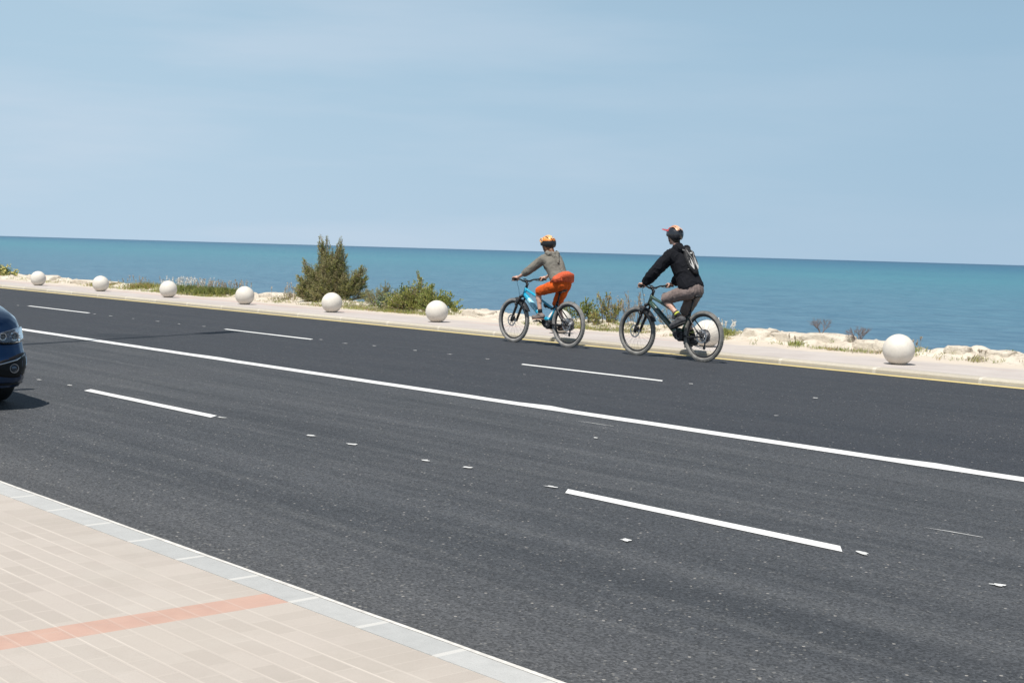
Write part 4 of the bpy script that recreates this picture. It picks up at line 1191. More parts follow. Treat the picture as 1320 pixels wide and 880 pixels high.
def shorts(J, s_len, k, mat, root, loose=.022, seed=0, waist_up=.04):
    b = MB(); pe = V(J['pelvis'])
    ax = (V(J['chest']) - pe).normalized()
    for s, sg in (('l', 1), ('r', -1)):
        hip, kn = V(J['hip' + s]), V(J['knee' + s]); e = lerp(hip, kn, s_len)
        b.cap(pe + V((-.0, .055 * sg, 0)), pe + ax * waist_up + V((0, .055 * sg, 0)), .112 * k, .105 * k)
        b.cap(pe + V((-.05, .06 * sg, -.03)), pe + V((-.04, .07 * sg, -.06)), .10 * k, .09 * k)
        b.cap(hip, lerp(hip, kn, .45), .088 * k + loose, .078 * k + loose)
        if sg > 0: b.cap(pe + V((-.045, 0, -.02)), pe + V((.03, 0, -.05)), .115 * k, .10 * k); b.cap(pe + V((-.03, .05, 0)), pe + V((-.03, -.05, 0)), .118 * k, .118 * k)
        d = (e - hip).normalized()
        b.path([lerp(hip, kn, .4), lerp(hip, kn, .8), e - d * .01, e + d * .035], [.076 * k + loose, .064 * k + loose * 1.1, .060 * k + loose * 1.15, .060 * k + loose * 1.2], 18)
    me = remeshed(b, .007, 3, .008, (15, 15, 7), seed)
    return mesh_object('shorts', me, mat, root)

def top(J, k, mat, root, sleeve, loose=.014, hem=.06, seed=0, fold=.010):
    """hooded top; sleeve = how far down the forearm it reaches (0..1)"""
    b = MB(); pe, ch, nb = V(J['pelvis']), V(J['chest']), V(J['neck']); ax = (ch - pe).normalized()
    lo = pe - ax * (hem - .10)
    for s, sg in (('l', 1), ('r', -1)):
        b.path([lo + V((0, .05 * sg, 0)), lerp(lo, ch, .12) + V((0, .055 * sg, 0)), lerp(pe, ch, .5) + V((0, .055 * sg, 0)), ch + V((0, .075 * sg, 0))], [.112 * k + loose, .114 * k + loose, .100 * k + loose, .108 * k + loose], 20)
        b.cap(ch + V((0, .075 * sg, 0)), ch + V((0, .08 * sg, 0)) + ax * .03, .108 * k + loose, .10 * k + loose)
        sh, el, wr = V(J['sh' + s]), V(J['el' + s]), V(J['wr' + s])
        b.cap(ch + V((0, .08 * sg, .0)) + ax * .02, sh, .095 * k + loose, .062 * k + loose)
        b.cap(nb + V((-.03, .03 * sg, -.02)), sh, .052 * k + loose, .056 * k + loose)
        b.cap(sh, lerp(sh, el, .5), .060 * k + loose, .050 * k + loose * 1.2); b.cap(lerp(sh, el, .5), el, .050 * k + loose * 1.2, .044 * k + loose * 1.1)
        e = lerp(el, wr, sleeve)
        b.path([el, lerp(el, e, .4), lerp(el, e, .85), e], [.044 * k + loose * 1.1, .043 * k + loose * 1.1, .036 * k + loose * .9, .032 * k + loose * .8], 16)
    b.cap(nb + V((-.015, 0, -.035)), nb + V((.0, 0, .01)), .062 * k + loose, .055 * k + loose)
    me = remeshed(b, .007, 2, fold, (13, 13, 9), seed)
    return mesh_object('hooded_top', me, mat, root)

def hood(J, mat, parent, drop, sc=1.0, seed=0):
    nb = V(J['neck']); b = MB()
    for i in range(9):
        a = PI * i / 8; y = .085 * math.cos(a) * sc; x = -.045 - .05 * math.sin(a)
        b.ell(nb + V((x * sc, y, .02 - .02 * math.sin(a))), (.036 * sc, .036 * sc, .040 * sc), 12, 8)
    b.cap(nb + V((-.09 * sc, .035, 0)), nb + V(drop), .045 * sc, .026 * sc); b.cap(nb + V((-.09 * sc, -.035, 0)), nb + V(drop), .045 * sc, .026 * sc)
    me = remeshed(b, .007, 2, .010, (18, 18, 18), seed)
    return mesh_object('hood', me, mat, parent)

def sock(J, s, mat, mat2, root, h=.3, k=1.0):
    an, kn = V(J['ank' + s]), V(J['knee' + s]); b = MB()
    b.path([an + (kn - an) * -.02, lerp(an, kn, h * .6), lerp(an, kn, h * .62), lerp(an, kn, h * .8), lerp(an, kn, h * .82), lerp(an, kn, h)], [.040 * k, .0415 * k, .042 * k, .0425 * k, .0425 * k, .044 * k], 16)
    o = b.build('sock', mat, root)
    if mat2:
        c = MB(); c.path([lerp(an, kn, h * .55), lerp(an, kn, h * .8)], [.0428 * k, .0438 * k], 16); c.build('sock_band', mat2, o)

# ------------------------------------------------ woman in orange
def grip_pt(clampx, sg): return V((1.062 - .066, .31 * sg, 1.045 + .034))
JW = dict(pelvis=(.20, 0, 1.05), chest=(.40, 0, 1.345), neck=(.50, 0, 1.50), head=(.555, 0, 1.648), nod=.05, turn=.12,
          hipl=(.22, .09, 1.0), kneel=(.625, .125, .885), ankl=(.545, .13, .525), balll=(.625, .14, .455), toel=(.70, .145, .462), heell=(.49, .13, .475),
          hipr=(.22, -.09, 1.0), kneer=(.43, -.115, .655), ankr=(.225, -.12, .385), ballr=(.305, -.14, .325), toer=(.375, -.145, .325), heelr=(.17, -.12, .335),
          shl=(.48, .165, 1.42), ell=(.69, .29, 1.225), wrl=(.925, .315, 1.105), gripl=tuple(grip_pt(0, 1)),
          shr=(.48, -.165, 1.42), elr=(.69, -.29, 1.225), wrr=(.925, -.315, 1.105), gripr=tuple(grip_pt(0, -1)))
M_skin = skin_mat('fair_skin', (.62, .38, .29))
pw = empty('person', BIKE_W, PI, 'cyclist in orange helmet, grey hooded top and orange shorts riding the turquoise bike', 'person', 'cyclists riding along the far edge of the road')
mesh_object('body', body_mesh(JW, .88, .012), M_skin, pw); eyes_face(JW, pw, M_skin)
M_orange = cloth_mat('orange_cloth', (.80, .135, .02), .38)
M_grey_top = cloth_mat('grey_olive_jersey', (.22, .205, .175), .25)
M_helm_o = pm('orange_helmet_shell', (.85, .26, .04), .35, .2, 9, coat=.4)
M_helm_c = pm('pale_orange_shell', (.88, .50, .20), .35, .15, 9, coat=.4)
M_helm_r = pm('coral_visor', (.80, .20, .13), .35, .15, 9)
shorts(JW, .88, .9, M_orange, pw, .020, 3)
tw = top(JW, .87, M_grey_top, pw, .42, .024, .06, 5, .007); hood(JW, M_grey_top, tw, (-.20, 0, -.12), 1.15, 4)
for s in 'lr':
    cf = MB(); a, c_ = V(JW['el' + s]), V(JW['wr' + s]); cf.path([lerp(a, c_, .36), lerp(a, c_, .37), lerp(a, c_, .44), lerp(a, c_, .45)], [.040, .056, .054, .038], 14); cf.build('cuff', M_grey_top, tw)
helmet(JW, pw, [M_helm_o, M_helm_c, M_black], lambda u: 2 if (u.z < .30 and u.x < .45) or u.z < .0 else (1 if u.x < .15 and u.z > .6 else 0), M_helm_r, .035)
hm = MB()
hm.torus(V(JW['head']) + V((.035, .112, .085)), .030, .010, 20, 8); hm.build('side_ring', M_helm_c, pw)
for o in [o for o in bpy.data.objects if o.name == 'side_ring']: o.parent = [c for c in pw.children if c.name.startswith('helmet')][0]
# brown hair under the helmet gathered in a low tail
hb = MB(); H = V(JW['head'])
hb.ell(H + V((-.035, 0, .0)), (.078, .084, .078), 18, 12); hb.cap(H + V((-.07, 0, -.05)), H + V((-.115, .01, -.11)), .050, .044); hb.cap(H + V((-.115, .01, -.11)), H + V((-.185, .025, -.17)), .043, .034); hb.cap(H + V((-.185, .025, -.17)), H + V((-.225, .035, -.235)), .033, .012)
for s in (-1, 1): hb.cap(H + V((-.02, .07 * s, -.02)), H + V((-.05, .04 * s, -.10)), .026, .028)
mesh_object('hair', remeshed(hb, .006, 2, .006, (60, 60, 10), 2), pm('reddish_brown_hair', (.20, .085, .04), .5, .5, 60), pw)
M_shoe_w = pm('grey_brown_shoe', (.20, .165, .15), .8, .3, 30); M_sole_w = pm('tan_sole', (.42, .24, .17), .8, .2, 30)
M_sock = pm('black_sock', (.02, .02, .02), .9, .3, 40)
for s in 'lr': shoe(JW, s, M_shoe_w, M_sole_w, pw, .92); sock(JW, s, M_sock, None, pw, .2, .9)
# red-orange waist bag on the small of the back
wbg = empty('waist_bag', BIKE_W, PI, 'red orange waist bag strapped round the hips of the front cyclist', 'bag')
M_bag = cloth_mat('red_orange_nylon', (.66, .12, .05), .25, rough=.7)
wb = MB(); P0 = V(JW['pelvis']); ax = (V(JW['chest']) - P0).normalized(); bk = V((-ax.z, 0, ax.x))
cB = P0 + ax * .02 + bk * .150
for i in range(11):
    t = -1 + 2 * i / 10; y = .185 * t; r = .082 - .03 * t * t
    wb.ell(cB + V((0, y, 0)) - bk * (.085 * t * t), (r, .042, r * 1.12), 14, 10)
mesh_object('pouch', remeshed(wb, .006, 2, .006, (18, 14, 25), 3), M_bag, wbg)
wp = MB(); pb = cB + bk * .068 - ax * .016
for i in range(8):
    t = -1 + 2 * i / 7; wp.ell(pb + V((0, .11 * t, 0)) - bk * (.03 * t * t), (.022, .026, .046), 12, 8)
mesh_object('front_pocket', remeshed(wp, .005, 2), M_bag, wbg)
ws = MB(); pts = []
for i in range(25):
    a = 2 * PI * i / 24; pts.append(P0 + ax * .045 + bk * (.14 * math.cos(a)) + V((0, .19 * math.sin(a), 0)))
ws.path(pts[:-1], .010, 6, closed=True); ws.build('belt', M_bag, wbg)
zp = MB(); zp.path([cB + bk * .080 + ax * .04 + V((0, y, 0)) - bk * (.06 * (y / .13) ** 2) for y in (-.12, -.06, 0, .06, .12)], .003, 5); zp.build('zip', M_black, wbg)

# ------------------------------------------------ man in black
JM = dict(pelvis=(.265, 0, 1.06), chest=(.455, 0, 1.43), neck=(.56, 0, 1.635), head=(.655, 0, 1.825), nod=-.02, turn=.0,
          hipl=(.28, .095, 1.01), kneel=(.665, .15, .895), ankl=(.355, .135, .635), balll=(.445, .145, .53), toel=(.505, .15, .50), heell=(.295, .135, .595),
          hipr=(.28, -.095, 1.01), kneer=(.49, -.12, .685), ankr=(.305, -.12, .335), ballr=(.405, -.145, .248), toer=(.48, -.15, .243), heelr=(.255, -.12, .275),
          shl=(.535, .195, 1.545), ell=(.735, .325, 1.275), wrl=(.925, .32, 1.115), gripl=tuple(grip_pt(0, 1)),
          shr=(.535, -.195, 1.545), elr=(.735, -.325, 1.275), wrr=(.925, -.32, 1.115), gripr=tuple(grip_pt(0, -1)))
pmn = empty('person', BIKE_M, PI, 'cyclist in black hooded top, taupe shorts and black helmet with red visor on green bike', 'person', 'cyclists riding along the far edge of the road')
mesh_object('body', body_mesh(JM, 1.0, .0), M_skin, pmn); eyes_face(JM, pmn, M_skin)
M_black_top = cloth_mat('black_cotton', (.008, .009, .013), .35)
M_taupe = cloth_mat('taupe_cloth', (.235, .185, .17), .25)
shorts(JM, .90, 1.0, M_taupe, pmn, .022, 8)
tm = top(JM, 1.0, M_black_top, pmn, .93, .036, .10, 9, .009); hood(JM, M_black_top, tm, (-.19, 0, -.04), 1.35, 6)
M_red = pm('red_visor', (.62, .05, .04), .35, .2, 9, coat=.3); M_beige = pm('pale_orange_shell', (.66, .36, .22), .4, .25, 9); M_hblack = pm('black_helmet_shell', (.02, .022, .028), .3, .3, 9, coat=.5)
helmet(JM, pmn, [M_hblack, M_beige, M_red], lambda u: 1 if (u.z > .50 and -.75 < u.x < .35 and abs(u.y) < .62) else (2 if u.x > .35 and u.z > .30 else 0), M_red, .115, -.08)
M_shoe_m = pm('charcoal_shoe', (.07, .07, .075), .8, .3, 30); M_sole_m = pm('black_sole', (.03, .03, .03), .8, .2, 30)
M_sockband = pm('yellow_sock_band', (.50, .52, .08), .9, .2, 30)
for s in 'lr': shoe(JM, s, M_shoe_m, M_sole_m, pmn, 1.05); sock(JM, s, M_sock, M_sockband, pmn, .28, 1.02)
hh = MB(); H = V(JM['head']); hh.ell(H + V((-.04, 0, -.005)), (.074, .082, .07), 18, 12); hh.cap(H + V((-.06, .02, -.05)), H + V((-.055, -.02, -.07)), .045, .04)
mesh_object('hair', remeshed(hh, .006, 2, .003, (50, 50, 50), 2), pm('dark_hair', (.03, .025, .02), .6, .4, 60), pmn)
# small backpack
bp = empty('backpack', BIKE_M, PI, 'small black and white backpack on the back of the rear cyclist', 'bag')
P0 = V(JM['chest']); ax = (V(JM['neck']) - V(JM['pelvis'])).normalized(); bk = V((-ax.z, 0, ax.x))
M_bpb = cloth_mat('black_nylon', (.03, .03, .032), .3, rough=.6); M_bpw = cloth_mat('white_nylon', (.62, .61, .58), .12, rough=.6); M_bpg = cloth_mat('grey_webbing', (.24, .235, .23), .2)
def bpt(u, y, o): return P0 + ax * (u - .01) + V((0, y, 0)) + bk * (.148 + o)
c = MB()
for i in range(25):
    u = -.20 + .36 * i / 24; hw = .095 * (1 - .45 * ((i - 12) / 12.0) ** 4) * (.85 + .15 * math.sin(PI * i / 24)); th_ = .030 + .016 * math.sin(PI * i / 24)
    for y in (-hw + .03, 0, hw - .03): c.ell(bpt(u, y, .012), (th_, .04, .035), 12, 8)
body_ = mesh_object('pack_body', remeshed(c, .006, 3, .004, (20, 20, 20), 1), M_bpb, bp)
def panel(name, outline, o0, mat, th=.008):
    q = MB(); n_ = len(outline)
    vs = [bpt(u, y, o0 + .012 * (1 - (y / .1) ** 2)) for u, y in outline] + [bpt(u, y, o0 + th + .012 * (1 - (y / .1) ** 2)) for u, y in outline]
    q.add(vs, [tuple(range(n_)), tuple(range(2 * n_ - 1, n_ - 1, -1))] + [(i, n_ + i, n_ + (i + 1) % n_, (i + 1) % n_) for i in range(n_)], 0, False)
    q.build(name, mat, bp)
for sg in (1, -1):
    def tear(u0, u1, y0, y1, w):                  # leaf-shaped side panel
        pts = []
        for i in range(9): t = i / 8; pts.append((u0 + (u1 - u0) * t, sg * (y0 + (y1 - y0) * t + w * math.sin(PI * t) ** .8)))
        for i in range(7, 0, -1): t = i / 8; pts.append((u0 + (u1 - u0) * t, sg * (y0 + (y1 - y0) * t - w * .55 * math.sin(PI * t))))
        return pts if sg > 0 else pts[::-1]
    q = MB(); o = [(.055, .022), (-.02, .082), (-.10, .074), (-.17, .030), (-.10, .040), (-.03, .046)]
    panel('side_panel', tear(.03, -.18, .060, .042, .038), .038, M_bpw)
    t = MB(); t.path([bpt(.14, sg * .055, .04), bpt(.07, sg * .05, .056), bpt(.0, sg * .022, .062), bpt(-.08, sg * .008, .062), bpt(-.17, sg * .03, .05)], [.006, .008, .008, .008, .005], 7)
    t.path([bpt(.10, sg * .075, .036), bpt(.03, sg * .09, .034), bpt(-.07, sg * .088, .038), bpt(-.16, sg * .055, .044)], .0055, 6); t.build('piping', M_bpg, bp)
    s_ = MB()
    Sh = V(JM['shl' if sg > 0 else 'shr'])
    s_.path([bpt(.13, sg * .06, .02), P0 + ax * .20 + V((0, sg * .10, 0)) + bk * .11, P0 + ax * .225 + V((0, sg * .112, 0)) + bk * .0, P0 + ax * .13 + V((0, sg * .115, 0)) - bk * .11, P0 + V((0, sg * .125, 0)) - bk * .135, P0 - ax * .13 + V((0, sg * .165, 0)) - bk * .03, bpt(-.15, sg * .09, .0)], [.012, .016, .017, .015, .012, .007, .007], 8)
    s_.build('shoulder_strap', M_bpg, bp)
panel('logo_patch', [(.095, -.025), (.095, .012), (.085, .03), (.07, .012), (.078, -.02)], .040, M_bpw)
# ================================================================== DARK BLUE CAR (local: x forward, y to its left, z up, origin under the front bumper)
def car_paint():
    m, nt, bs = new_mat('dark_blue_car_paint')
    v = coords(nt)
    c = mixc(nt, ramp(nt, noisef(nt, v, 3, 3), [(.3, 0), (.7, 1)]), (.005, .030, .088), (.007, .038, .108))
    lk(nt, c, bs.inputs['Base Color']); bs.inputs['Metallic'].default_value = .88; bs.inputs['Roughness'].default_value = .3
    bs.inputs['Coat Weight'].default_value = 1; bs.inputs['Coat Roughness'].default_value = .04
    bump(nt, bs, noisef(nt, v, 300, 2), .03, .0005)
    return m
M_car = car_paint()
M_cgl, nt_, bs_ = new_mat('dark_car_glass'); bs_.inputs['Base Color'].default_value = (.01, .013, .015, 1); bs_.inputs['Roughness'].default_value = .03; bs_.inputs['Specular IOR Level'].default_value = .8
lk(nt_, mixc(nt_, noisef(nt_, coords(nt_), 2, 2), (.008, .010, .012), (.014, .017, .02)), bs_.inputs['Base Color'])
M_trim = pm('black_car_trim', (.006, .006, .007), .5, .3, 20, spec=.25)
M_chrome = pm('chrome_trim', (.62, .63, .65), .12, .1, 10, metal=1)
M_lens, nt_, bs_ = new_mat('clear_headlight_lens'); bs_.inputs['Transmission Weight'].default_value = .95; bs_.inputs['Specular IOR Level'].default_value = .2; bs_.inputs['Roughness'].default_value = .03; bs_.inputs['IOR'].default_value = 1.25
lk(nt_, mixc(nt_, noisef(nt_, coords(nt_), 30, 2), (.45, .5, .56), (.55, .6, .66)), bs_.inputs['Base Color'])
M_refl = pm('headlight_reflector', (.10, .12, .15), .22, .2, 30, metal=.9)
M_amber = pm('amber_lens', (.75, .32, .22), .25, .2, 20)
car = empty('parked_car', (-12.385, 4.40, 0), 0, 'dark blue car cut off by the left edge, driving on the near lane', 'car')
car.name = 'car'
HWD = .905      # half width
def car_hw(x):  # plan half width by distance from the nose (x <= 0)
    t = -x
    pts = [(0, .50), (.012, .60), (.035, .685), (.075, .755), (.14, .81), (.24, .85), (.40, .878), (.7, .897), (1.2, HWD), (3.0, HWD), (3.6, .885), (4.0, .84), (4.2, .74), (4.28, .60)]
    return lerp_tab(pts, min(t, 4.28))
def car_section(x):
    """points from sill to top centre (y, z, dx)"""
    t = -x; hw = car_hw(x)
    hood = lerp_tab([(0, .735), (.05, .77), (.12, .80), (.3, .85), (.6, .90), (1.0, .945), (1.25, .965), (3.6, .98), (4.1, 1.0), (4.28, .95)], min(t, 4.28))
    fr = max(0, 1 - t / .55)                      # nose shaping only near the front
    zz = [.20, .27, .38, .46, .53, .60, .68, .76]
    bulge = [-.045, -.01, 0, -.004, -.05, -.085, -.095, -.115]
    ins = [-.05, -.015, 0, .0, -.008, -.012, -.028, -.06]
    pts = []
    for z, bl, iy in zip(zz, bulge, ins):
        k = .22 + (z - .20) * (1.0 if t > .9 else 1)
        zr = z + (hood - .80) * max(0, (z - .5) / .3) * (1 if z < .78 else 1)
        pts.append((max(.1, hw + iy), zr, bl * fr))
    hs = hw - .10
    for f_, dz, bl in ((.94, .0, -.115), (.82, .018, -.15), (.6, .034, -.17), (.3, .043, -.175), (0, .046, -.175)):
        pts.append((hs * f_ / .94 * .97, hood + dz, bl * fr))
    return pts
stx = [0, -.004, -.012, -.022, -.035, -.055, -.075, -.105, -.14, -.19, -.24, -.32, -.40, -.5, -.6, -.7, -.85, -1.0, -1.2, -1.4, -1.8, -2.2, -2.6, -3.0, -3.4, -3.6, -3.8, -4.0, -4.12, -4.2, -4.26, -4.28]
b = MB(); vs = []; fs = []
secs = [car_section(x) for x in stx]; NP = len(secs[0])
for x, sc_ in zip(stx, secs):
    for (y, z, dx) in sc_: vs.append((x + dx, y, z))
    for (y, z, dx) in reversed(sc_[:-1]): vs.append((x + dx, -y, z))
K = 2 * NP - 1
AX_F, AX_R, RW = -.84, -3.46, .325
def in_arch(p):
    return p[2] < .72 and any(math.hypot(p[0] - ax_, p[2] - .32) < .385 for ax_ in (AX_F, AX_R)) and abs(p[1]) > .8
# finer sides so the wheel arches cut cleanly
for i in range(len(stx) - 1):
    for j in range(K - 1):
        a = i * K + j; q = (a, a + 1, a + K + 1, a + K)
        fs.append(q)
fs.append(tuple(range(K - 1, -1, -1))); fs.append(tuple((len(stx) - 1) * K + j for j in range(K)))
b.add(vs, fs, 0)
me = b.mesh('car_body_tmp', [])
o = bpy.data.objects.new('tmp', me); C.objects.link(o)
# close underneath, then cut the arches with two round wheel-house tunnels
import bmesh
bm = bmesh.new(); bm.from_mesh(me)
bm.verts.ensure_lookup_table()
for i in range(len(stx) - 1):
    a = i * K; bm.faces.new([bm.verts[k] for k in (a, a + K, a + K + K - 1, a + K - 1)])
bmesh.ops.recalc_face_normals(bm, faces=bm.faces); bm.to_mesh(me); bm.free()
sb_ = o.modifiers.new('s', 'SUBSURF'); sb_.subdivision_type = 'SIMPLE'; sb_.levels = 1
tmpc = []
for ax_ in (AX_F, AX_R):
    t = MB(); t.disc((ax_, 0, .30), .375, 'y', 2.4, 48); to_ = t.build('tmpc', [])
    bmesh_ = to_; md = o.modifiers.new('b', 'BOOLEAN'); md.operation = 'DIFFERENCE'; md.object = to_; md.solver = 'EXACT'; tmpc.append(to_)
bpy.context.view_layer.update(); dg = bpy.context.evaluated_depsgraph_get()
body_me = bpy.data.meshes.new_from_object(o.evaluated_get(dg))
for t in [o] + tmpc: bpy.data.objects.remove(t)
body_me.polygons.foreach_set('use_smooth', [True] * len(body_me.polygons))
if hasattr(body_me, 'set_sharp_from_angle'): body_me.set_sharp_from_angle(angle=math.radians(35))
car_body = mesh_object('body', body_me, M_car, car)
# greenhouse
gl = MB(); vs = []; fs = []
gs = [(-1.02, .70, .955, .97), (-1.75, .60, .96, 1.37), (-2.1, .59, .96, 1.44), (-2.9, .585, .96, 1.445), (-3.5, .57, .96, 1.38), (-4.05, .56, .97, 1.0)]
for (x, ty, zb_, zt) in gs:
    for (y, z) in ((.84, zb_ - .03), (.80, zb_ + (zt - zb_) * .3), ((ty + .80) / 2 + .03, zb_ + (zt - zb_) * .65), (ty + .03, zb_ + (zt - zb_) * .93), (ty - .05, zt), (0, zt + .02)): vs.append((x, y, z))
    for (y, z) in ((ty - .05, zt), (ty + .03, zb_ + (zt - zb_) * .93), ((ty + .80) / 2 + .03, zb_ + (zt - zb_) * .65), (.80, zb_ + (zt - zb_) * .3), (.84, zb_ - .03)): vs.append((x, -y, z))
for i in range(5):
    for j in range(10): a = i * 11 + j; fs.append((a, a + 1, a + 12, a + 11))
gl.add(vs, fs, 0); gl.build('window', M_cgl, car)
rf = MB(); vs = []; fs = []
for (x, ty, zb_, zt) in gs[1:5]:
    for y in (-(ty + .0), -.3, 0, .3, ty + .0): vs.append((x, y, zt + .026 - .03 * (y / .6) ** 2))
    for y in (-(ty + .0), -.3, 0, .3, ty + .0): vs.append((x, y, zt + .012 - .05 * (y / .6) ** 2))
for i in range(3):
    for j in range(4): a = i * 10 + j; fs += [(a, a + 1, a + 11, a + 10), (a + 5, a + 15, a + 16, a + 6)]
    fs += [(i * 10, i * 10 + 10, i * 10 + 15, i * 10 + 5), (i * 10 + 4, i * 10 + 9, i * 10 + 19, i * 10 + 14)]
rf.add(vs, fs, 0); rf.build('roof', M_car, car)
for s in (1, -1):
    for nm, pts in (('front_pillar', [(-1.0, .745, .96), (-1.4, .695, 1.165), (-1.76, .625, 1.365)]), ('door_pillar', [(-2.33, .84, .94), (-2.35, .80, 1.105), (-2.37, .70, 1.275), (-2.40, .62, 1.41)]), ('rear_pillar', [(-4.02, .60, 1.0), (-3.75, .61, 1.2), (-3.48, .605, 1.375)])):
        p = MB(); p.path([(x, y * s, z) for x, y, z in pts], .024, 8); p.build(nm, M_car if nm != 'door_pillar' else M_trim, car)
    d = MB()
    for x in (-1.28, -2.36, -3.18): d.path([(x, s * (HWD + .0005), .30), (x, s * (HWD + .001), .60), (x - .01, s * (HWD - .03), .80)], .004, 4)
    d.path([(-1.28, s * .903, .30), (-2.36, s * .903, .30), (-3.18, s * .903, .32)], .004, 4); d.build('door_seam', M_trim, car)
    for x in (-2.2, -3.05): h_ = MB(); h_.path([(x, s * .885, .80), (x + .02, s * .912, .80), (x + .15, s * .912, .80), (x + .17, s * .885, .80)], .011, 8); h_.build('door_handle', M_car, car)
    # wing mirror
    m_ = MB(); m_.ell((-1.50, s * .99, 1.0), (.07, .11, .07), 18, 12); m_.path([(-1.44, s * .83, .95), (-1.48, s * .93, .98)], [.03, .022], 8); m_.build('wing_mirror', M_car, car)
# lamps: built from the nose surface, a little proud of it
def nose(y, z, off=0.0):
    """point on the nose skin at side position y and height z"""
    best = None
    t = 0.0
    while t < 1.2:
        sc_ = car_section(-t); n_ = None
        for (a, c_) in zip(sc_, sc_[1:]):
            if min(a[1], c_[1]) <= z <= max(a[1], c_[1]) and abs(c_[1] - a[1]) > 1e-5:
                k = (z - a[1]) / (c_[1] - a[1]); n_ = (a[0] + (c_[0] - a[0]) * k, a[2] + (c_[2] - a[2]) * k)
        if n_ and n_[0] >= abs(y): return V((-t + n_[1] + off, y, z))
        t += .003
    return V((-t, y, z))
def nose_patch(name, outline, off, mat, parent, thick=.006, sub=14):
    """fill an outline given in (y, z) and lay it on the nose"""
    ys = [p[0] for p in outline]; zs = [p[1] for p in outline]
    y0, y1, z0, z1 = min(ys), max(ys), min(zs), max(zs)
    n_ = len(outline)
    cy_, cz_ = sum(ys) / n_, sum(zs) / n_
    rings = 5; vs = []; fs = []
    def pt(y, z, o):
        p = nose(y, z); e = .004
        dy = nose(y + e, z) - nose(y - e, z); dz = nose(y, z + e) - nose(y, z - e)
        nn = dy.cross(dz)
        nn = nn.normalized() if nn.length > 1e-9 else V((1, 0, 0))
        if nn.x < 0: nn = -nn
        return p + nn * o
    for r_ in range(rings):
        k = 1 - r_ / (rings - .0)
        for (y, z) in outline: vs.append(pt(cy_ + (y - cy_) * k, cz_ + (z - cz_) * k, off + thick * (1 - k) * .5))
    vs.append(pt(cy_, cz_, off + thick * .5))
    for r_ in range(rings - 1):
        for i in range(n_):
            i2 = (i + 1) % n_; fs.append((r_ * n_ + i, r_ * n_ + i2, (r_ + 1) * n_ + i2, (r_ + 1) * n_ + i))
    for i in range(n_): fs.append(((rings - 1) * n_ + i, (rings - 1) * n_ + (i + 1) % n_, rings * n_))
    bs0 = len(vs)
    vs += [pt(y, z, -.02) for (y, z) in outline]
    for i in range(n_): i2 = (i + 1) % n_; fs.append((i, bs0 + i, bs0 + i2, i2))
    q = MB(); q.add(vs, fs, 0); return q.build(name, mat, parent)
def smooth_outline(p, n=5):
    out = []
    for i in range(len(p)):
        a, b_, c_ = p[i - 1], p[i], p[(i + 1) % len(p)]
        for k in range(n):
            t = k / n; m0 = ((a[0] + b_[0]) / 2, (a[1] + b_[1]) / 2); m1 = ((b_[0] + c_[0]) / 2, (b_[1] + c_[1]) / 2)
            out.append(tuple((1 - t) ** 2 * m0[d] + 2 * t * (1 - t) * b_[d] + t * t * m1[d] for d in (0, 1)))
    return out
for s in (1, -1):
    oc = smooth_outline([(s * .50, .60), (s * .47, .655), (s * .62, .70), (s * .76, .725), (s * .845, .725), (s * .838, .66), (s * .80, .605), (s * .66, .585)])
    hl = nose_patch('headlight', oc, .004, M_refl, car)
    for (cy_, r_) in ((.70, .040), (.58, .034)):
        c = nose(s * cy_, .655)
        q = MB(); q.disc(c + V((.012, 0, 0)), r_, 'x', .02, 28, 0, r_ * .72); q.ell(c + V((.008, 0, 0)), (.014, r_ * .68, r_ * .68), 20, 12, 1); q.build('lamp', [M_chrome, M_cgl], hl)
    am = nose_patch('indicator', smooth_outline([(s * .775, .635), (s * .765, .70), (s * .815, .735), (s * .825, .66)], 3), .012, M_amber, hl)
    lc = nose_patch('lens', oc, .020, M_lens, hl, .010)
    rim = MB(); rim.path([nose(y, z, .012) for y, z in oc], .006, 6, closed=True); rim.build('lamp_rim', M_trim, hl)
    # lower intake with chrome line, fog lamp and upright reflector
    it = nose_patch('air_intake', smooth_outline([(s * .44, .33), (s * .47, .43), (s * .62, .47), (s * .80, .52), (s * .845, .46), (s * .83, .34), (s * .76, .29), (s * .58, .29)]), .003, M_trim, car)
    ln = MB(); ln.path([nose(s * y, z, .014) for y, z in ((.44, .40), (.56, .425), (.68, .45), (.79, .485))], [.004, .007, .007, .004], 8); ln.build('chrome_strip', M_chrome, it)
    up = MB(); up.path([nose(s * y, z, .012) for y, z in ((.838, .50), (.842, .45), (.838, .40), (.828, .36))], [.004, .006, .006, .004], 8); up.build('reflector', M_chrome, it)
    fc = nose(s * .655, .375); fo = MB(); fo.disc(fc + V((.012, 0, 0)), .042, 'x', .012, 24, 0, .034); fo.ell(fc + V((.006, 0, 0)), (.012, .034, .03), 18, 10, 1); fo.build('fog_lamp', [M_grey, M_refl], it)
nose_patch('grille', smooth_outline([(-.42, .62), (-.44, .70), (0, .722), (.44, .70), (.42, .62), (.36, .55), (0, .53), (-.36, .55)]), .004, M_trim, car)
for z in (.58, .62, .66):
    g_ = MB(); g_.path([nose(y, z, .010) for y in (-.38, -.2, 0, .2, .38)], .005, 6); g_.build('grille_bar', M_chrome, car)
pb_ = MB(); pb_.box((.018, 0, .44), (.012, .52, .112), 0, None); pb_.build('number_plate', pm('white_plate', (.7, .7, .68), .4, .1, 8), car)
sp_ = MB(); sp_.path([nose(y, .235, .006) for y in [-.80 + .1 * i for i in range(17)]], .012, 8); sp_.build('bumper_lip', M_trim, car)
wi = MB()
for s in (1, -1): wi = MB(); wi.path([(-1.06, s * .5 - .25, .99), (-1.2, s * .5 + .1, 1.07)], [.008, .005], 5); wi.build('wiper', M_trim, car)
